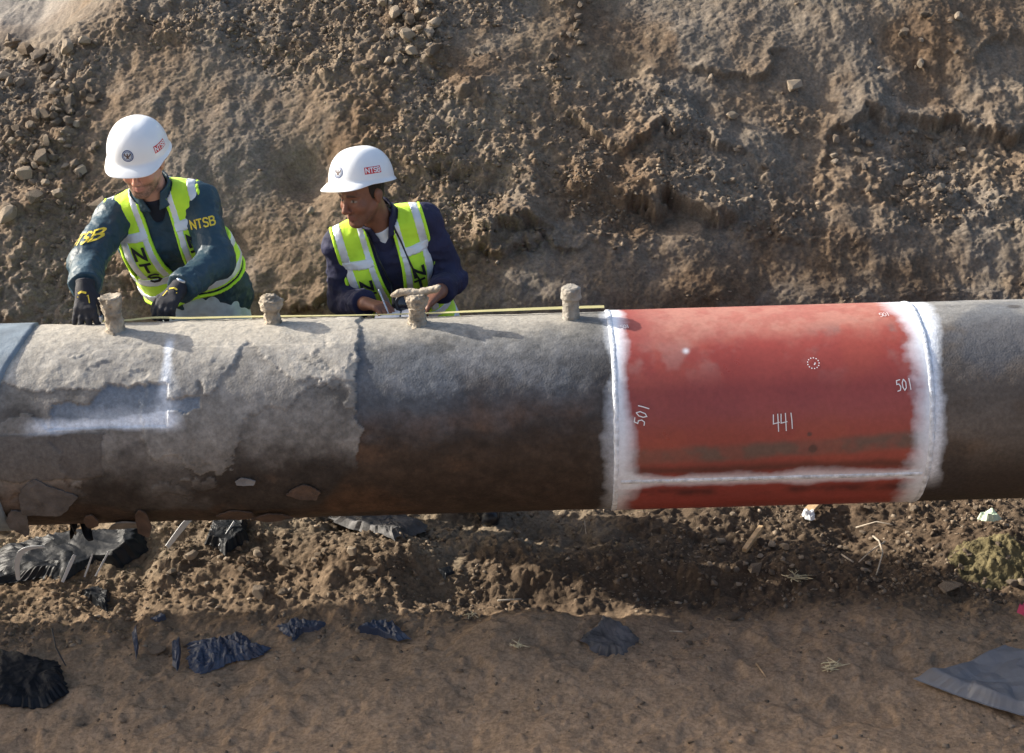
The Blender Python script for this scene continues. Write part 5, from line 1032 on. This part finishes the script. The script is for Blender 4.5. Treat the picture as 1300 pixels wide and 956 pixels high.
# black film hanging from under the pipe at the left
def hanging(x0, x1, y0, z0, label, seed, mat='film', w=26, h=22, drop=.30, pull=.10):
    U, Wv = np.meshgrid(np.linspace(0, 1, w), np.linspace(0, 1, h), indexing='ij'); x = x0+(x1-x0)*U+.05*Wv*np.sin(U*5+seed)+.05*Wv; y = y0-pull*Wv+.035*np.sin(U*17+seed)*(.3+Wv)+.02*fbm2(U*3, Wv*2, 1, 3, .5, seed); zb = z0-drop*(.7+.6*np.sin(U*7+seed)**2); z = z0+(zb-z0)*(Wv**.85)+.012*fbm2(U*6, Wv*5, 1, 3, .5, seed+1)
    P = np.stack([x, y, z], -1).reshape(-1, 3); G = gridfaces(w, h); n = len(P); bd = [i*h for i in range(w)]+[(w-1)*h+j for j in range(1, h)]+[i*h+h-1 for i in range(w-2, -1, -1)]+[j for j in range(h-2, 0, -1)]
    Fc = [tuple(q) for q in G]+[tuple(q[::-1]+n) for q in G]+[(a, b, b+n, a+n) for a, b in zip(bd, bd[1:]+bd[:1])]; return tag(build('plastic_sheet', np.vstack([P, P+np.array([0, .0016, 0])]), Fc, M[mat], None, None, True), label, 'plastic')
sheet('plastic_sheet', [(-2.25, .46), (-1.9, .48), (-1.68, .46), (-1.55, .42), (-1.56, .32), (-1.66, .24), (-1.76, .28), (-1.88, .17), (-2.0, .21), (-2.25, .2)], 'film', 'crumpled black plastic sheet under the left end of the pipe', 'plastic', .030, .022, .95, 26, seed=14, lift=-.012, n=150, rings=44, rag=.03)
sheet('plastic_sheet', [(-1.30, .55), (-1.17, .52), (-1.14, .36), (-1.22, .27), (-1.32, .34)], 'film', 'black plastic sheet lying left of the sunlit heap', 'plastic', .028, .010, 1.2, 30, seed=15, lift=-.005)
hanging(-1.86, -1.70, .06, HZ-RP+.05, 'torn black plastic hanging from the pipe over the crumpled sheet', 1, drop=.1, pull=.10)
def strip(a, b, wd, bend, label, mat='film_pale', name='pale_strip', cat='plastic', th=.003):
    a = np.array(a); b = np.array(b); d = b-a; t = np.linspace(0, 1, 14); c = a+t[:, None]*d+np.sin(t*np.pi)[:, None]*np.array(bend); sd_ = unit(np.cross(d, V3(0, 1, .3)))*wd/2; nn = unit(np.cross(sd_, d))*th; V = []
    for i in range(14): q = 1-.5*abs(t[i]-.5); V += [c[i]-sd_*q, c[i]+sd_*q, c[i]+sd_*q+nn, c[i]-sd_*q+nn]
    Fc = [(i*4+k, (i+1)*4+k, (i+1)*4+(k+1) % 4, i*4+(k+1) % 4) for i in range(13) for k in range(4)]+[(0, 1, 2, 3), (55, 54, 53, 52)]; return tag(build(name, np.array(V), Fc, M[mat]), label, cat)
def fz(px, py, dz=.0): p = on_floor(px, py); p[2] += dz; return p
strip(fz(24, 742, .02), fz(62, 735, .15), .026, (-.03, -.02, .06), 'broad white glare strip bent over at the left edge under the pipe'); strip(fz(80, 744, .02), fz(100, 742, .14), .016, (.01, 0, .02), 'white glare strip standing right of the broad bent strip'); strip(fz(108, 738, .02), fz(122, 736, .12), .008, (0, 0, 0), 'thin white glare strip, left of the slanting pair'); strip(fz(122, 737, .02), fz(143, 735, .13), .008, (0, 0, 0), 'thin white glare strip, right of the slanting pair')  # pale strips put in as the glare on the black film's folds
strip(fz(213, 700, .02), fz(246, 682, .09), .028, (.02, 0, .03), 'shiny grey plastic strip under the pipe at the top of the heap'); strip(fz(279, 698, .02), fz(300, 682, .08), .014, (0, 0, 0), 'short pale strip leaning on the heap under the pipe', 'film_pale')
M['wood'] = simple('wood', (.48, .33, .18), .8, 30, .3, .2, 80); M['twig'] = simple('twig', (.42, .36, .28), .9, 60, .3); M['straw'] = simple('straw', (.62, .54, .34), .9, 60, .25); M['paper'] = simple('paper', (.78, .80, .82), .8)
def plank(px0, py0, px1, py1, w, label):
    a = fz(px0, py0, .02); b = fz(px1, py1, .05); d = b-a; e = unit(d); s = unit(np.cross(e, V3(0, 0, 1))); u = np.cross(s, e); V, Fc = bevbox((a+b)/2, e, s, u, (np.linalg.norm(d)/2, w/2, .010), .002); return tag(build('wood_stake', V, Fc, M['wood']), label, 'wood')
plank(1026, 655, 1047, 640, .045, 'short pale board under the pipe next to the white paper'); plank(945, 704, 966, 682, .022, 'narrow wooden stake stuck in the soil below the red section')
def scrap(px, py, s, mat, label, seed, name='paper_scrap', cat='paper'):
    c = on_floor(px, py); a = np.linspace(0, 6.283, 9, endpoint=False); r = np.random.default_rng(seed); o = [(c[0]+s*math.cos(q)*r.uniform(.6, 1.2), c[1]+s*math.sin(q)*r.uniform(.6, 1.2)*.8) for q in a]; return sheet(name, o, mat, label, cat, .03, .006, .4, 160, seed, .022, n=28, rings=8, cover=0)
scrap(1027, 661, .035, 'paper', 'crumpled white paper under the pipe at the short board', 3); scrap(1254, 668, .055, 'foam', 'pale green white foam scrap on top of the yellow heap', 5, 'foam_scrap', 'foam') if M.setdefault('foam', simple('foam', (.55, .66, .50), .9, 20, .2, .4, 60)) else None
scrap(1299, 790, .03, 'pink', 'small pink scrap at the right edge of the floor', 6, 'plastic_scrap', 'plastic') if M.setdefault('pink', simple('pink', (.55, .06, .14), .6)) else None
# yellow fibre heap at the right
def fibre_heap():
    c = on_floor(1262, 702); n, m = 90, 60; U, Wv = np.meshgrid(np.linspace(-1, 1, n), np.linspace(-1, 1, m), indexing='ij'); x = c[0]+.33*U; y = c[1]+.19*Wv; rad = np.hypot(U, Wv)+.22*fbm2(U, Wv, 2.2, 4, .55, 3); k = sstep(1.0, .45, rad); z = floor_z(x, y)-.03+k*(.040+.012*fbm2(x, y, 45, 3, .6, 2))
    M['fibre'] = simple('fibre', (.150, .125, .066), .97, 10, .5, 1, 90, spec=.1); tag(link('insulation_heap', mesh('insulation_heap', np.stack([x, y, z], -1).reshape(-1, 3), gridfaces(n, m)), M['fibre']), 'heap of muddy yellow fibre at the right end of the floor', 'insulation')
fibre_heap()
def stick(pts, r, label, mat='twig', name='twig', cat='twig'):
    P = [fz(px, py, dz) for px, py, dz in pts]; V, Fc = tubeline(P, [r*(1-.5*i/len(P)) for i in range(len(P))], 6); return tag(build(name, V, Fc, M[mat], None, None, True), label, cat)
stick([(1108, 688, .03), (1115, 700, .05), (1120, 712, .04), (1115, 728, .03), (1112, 735, .02)], .0045, 'bent pale twig standing in the soil below the red section'); stick([(1123, 698, .04), (1105, 710, .04), (1090, 718, .02)], .0035, 'thin twig crossing behind the bent pale twig'); stick([(1086, 675, .02), (1112, 670, .03), (1133, 671, .02)], .004, 'pale twig lying under the pipe right of the white paper'); stick([(1068, 712, .03), (1083, 718, .02)], .004, 'short twig left of the bent pale twig')
stick([(632, 769, .02), (662, 766, .02)], .004, 'pale straight twig lying in the middle of the shaded floor'); stick([(850, 804, .01), (866, 807, .02)], .0035, 'short pale twig right of the mud covered plastic'); stick([(960, 845, .01), (972, 862, .01)], .003, 'thin dark root in the packed floor', 'wood'); stick([(68, 812, .05), (72, 830, .03), (84, 850, .02)], .004, 'dark twig standing behind the black plastic sheet', 'leather'); stick([(737, 680, .02), (742, 676, .06), (744, 684, .03)], .003, 'curved pale root at the edge of the shadow under the pipe')
def straw(px, py, s, n, label, seed):
    r = np.random.default_rng(seed); c = on_floor(px, py); root = tag(empty('straw_tuft', tuple(c)), label, 'straw')
    for k in range(n):
        a = r.uniform(0, 6.28); l = s*r.uniform(.5, 1.2); o = c+np.array([r.normal()*s*.25, r.normal()*s*.2, .012]); d = np.array([math.cos(a), math.sin(a)*.8, r.uniform(.0, .55)])*l; b = r.normal(size=3)*s*.15
        V, Fc = tubeline([o-d*.4, o+b*.5, o+d*.6+b*.2], [.0016, .0020, .0010], 5); fit_parent(build('straw', V, Fc, M['straw'], None, None, True), root)
straw(1012, 735, .075, 22, 'tuft of dry straw at the foot of the sunlit ridge', 1); straw(596, 782, .05, 7, 'few pale straws beside the twig on the shaded floor', 2); straw(655, 822, .055, 9, 'small tuft of straw below the middle hollow', 3); straw(1056, 850, .075, 14, 'loose straw tuft on the packed floor near the tarpaulin', 4)
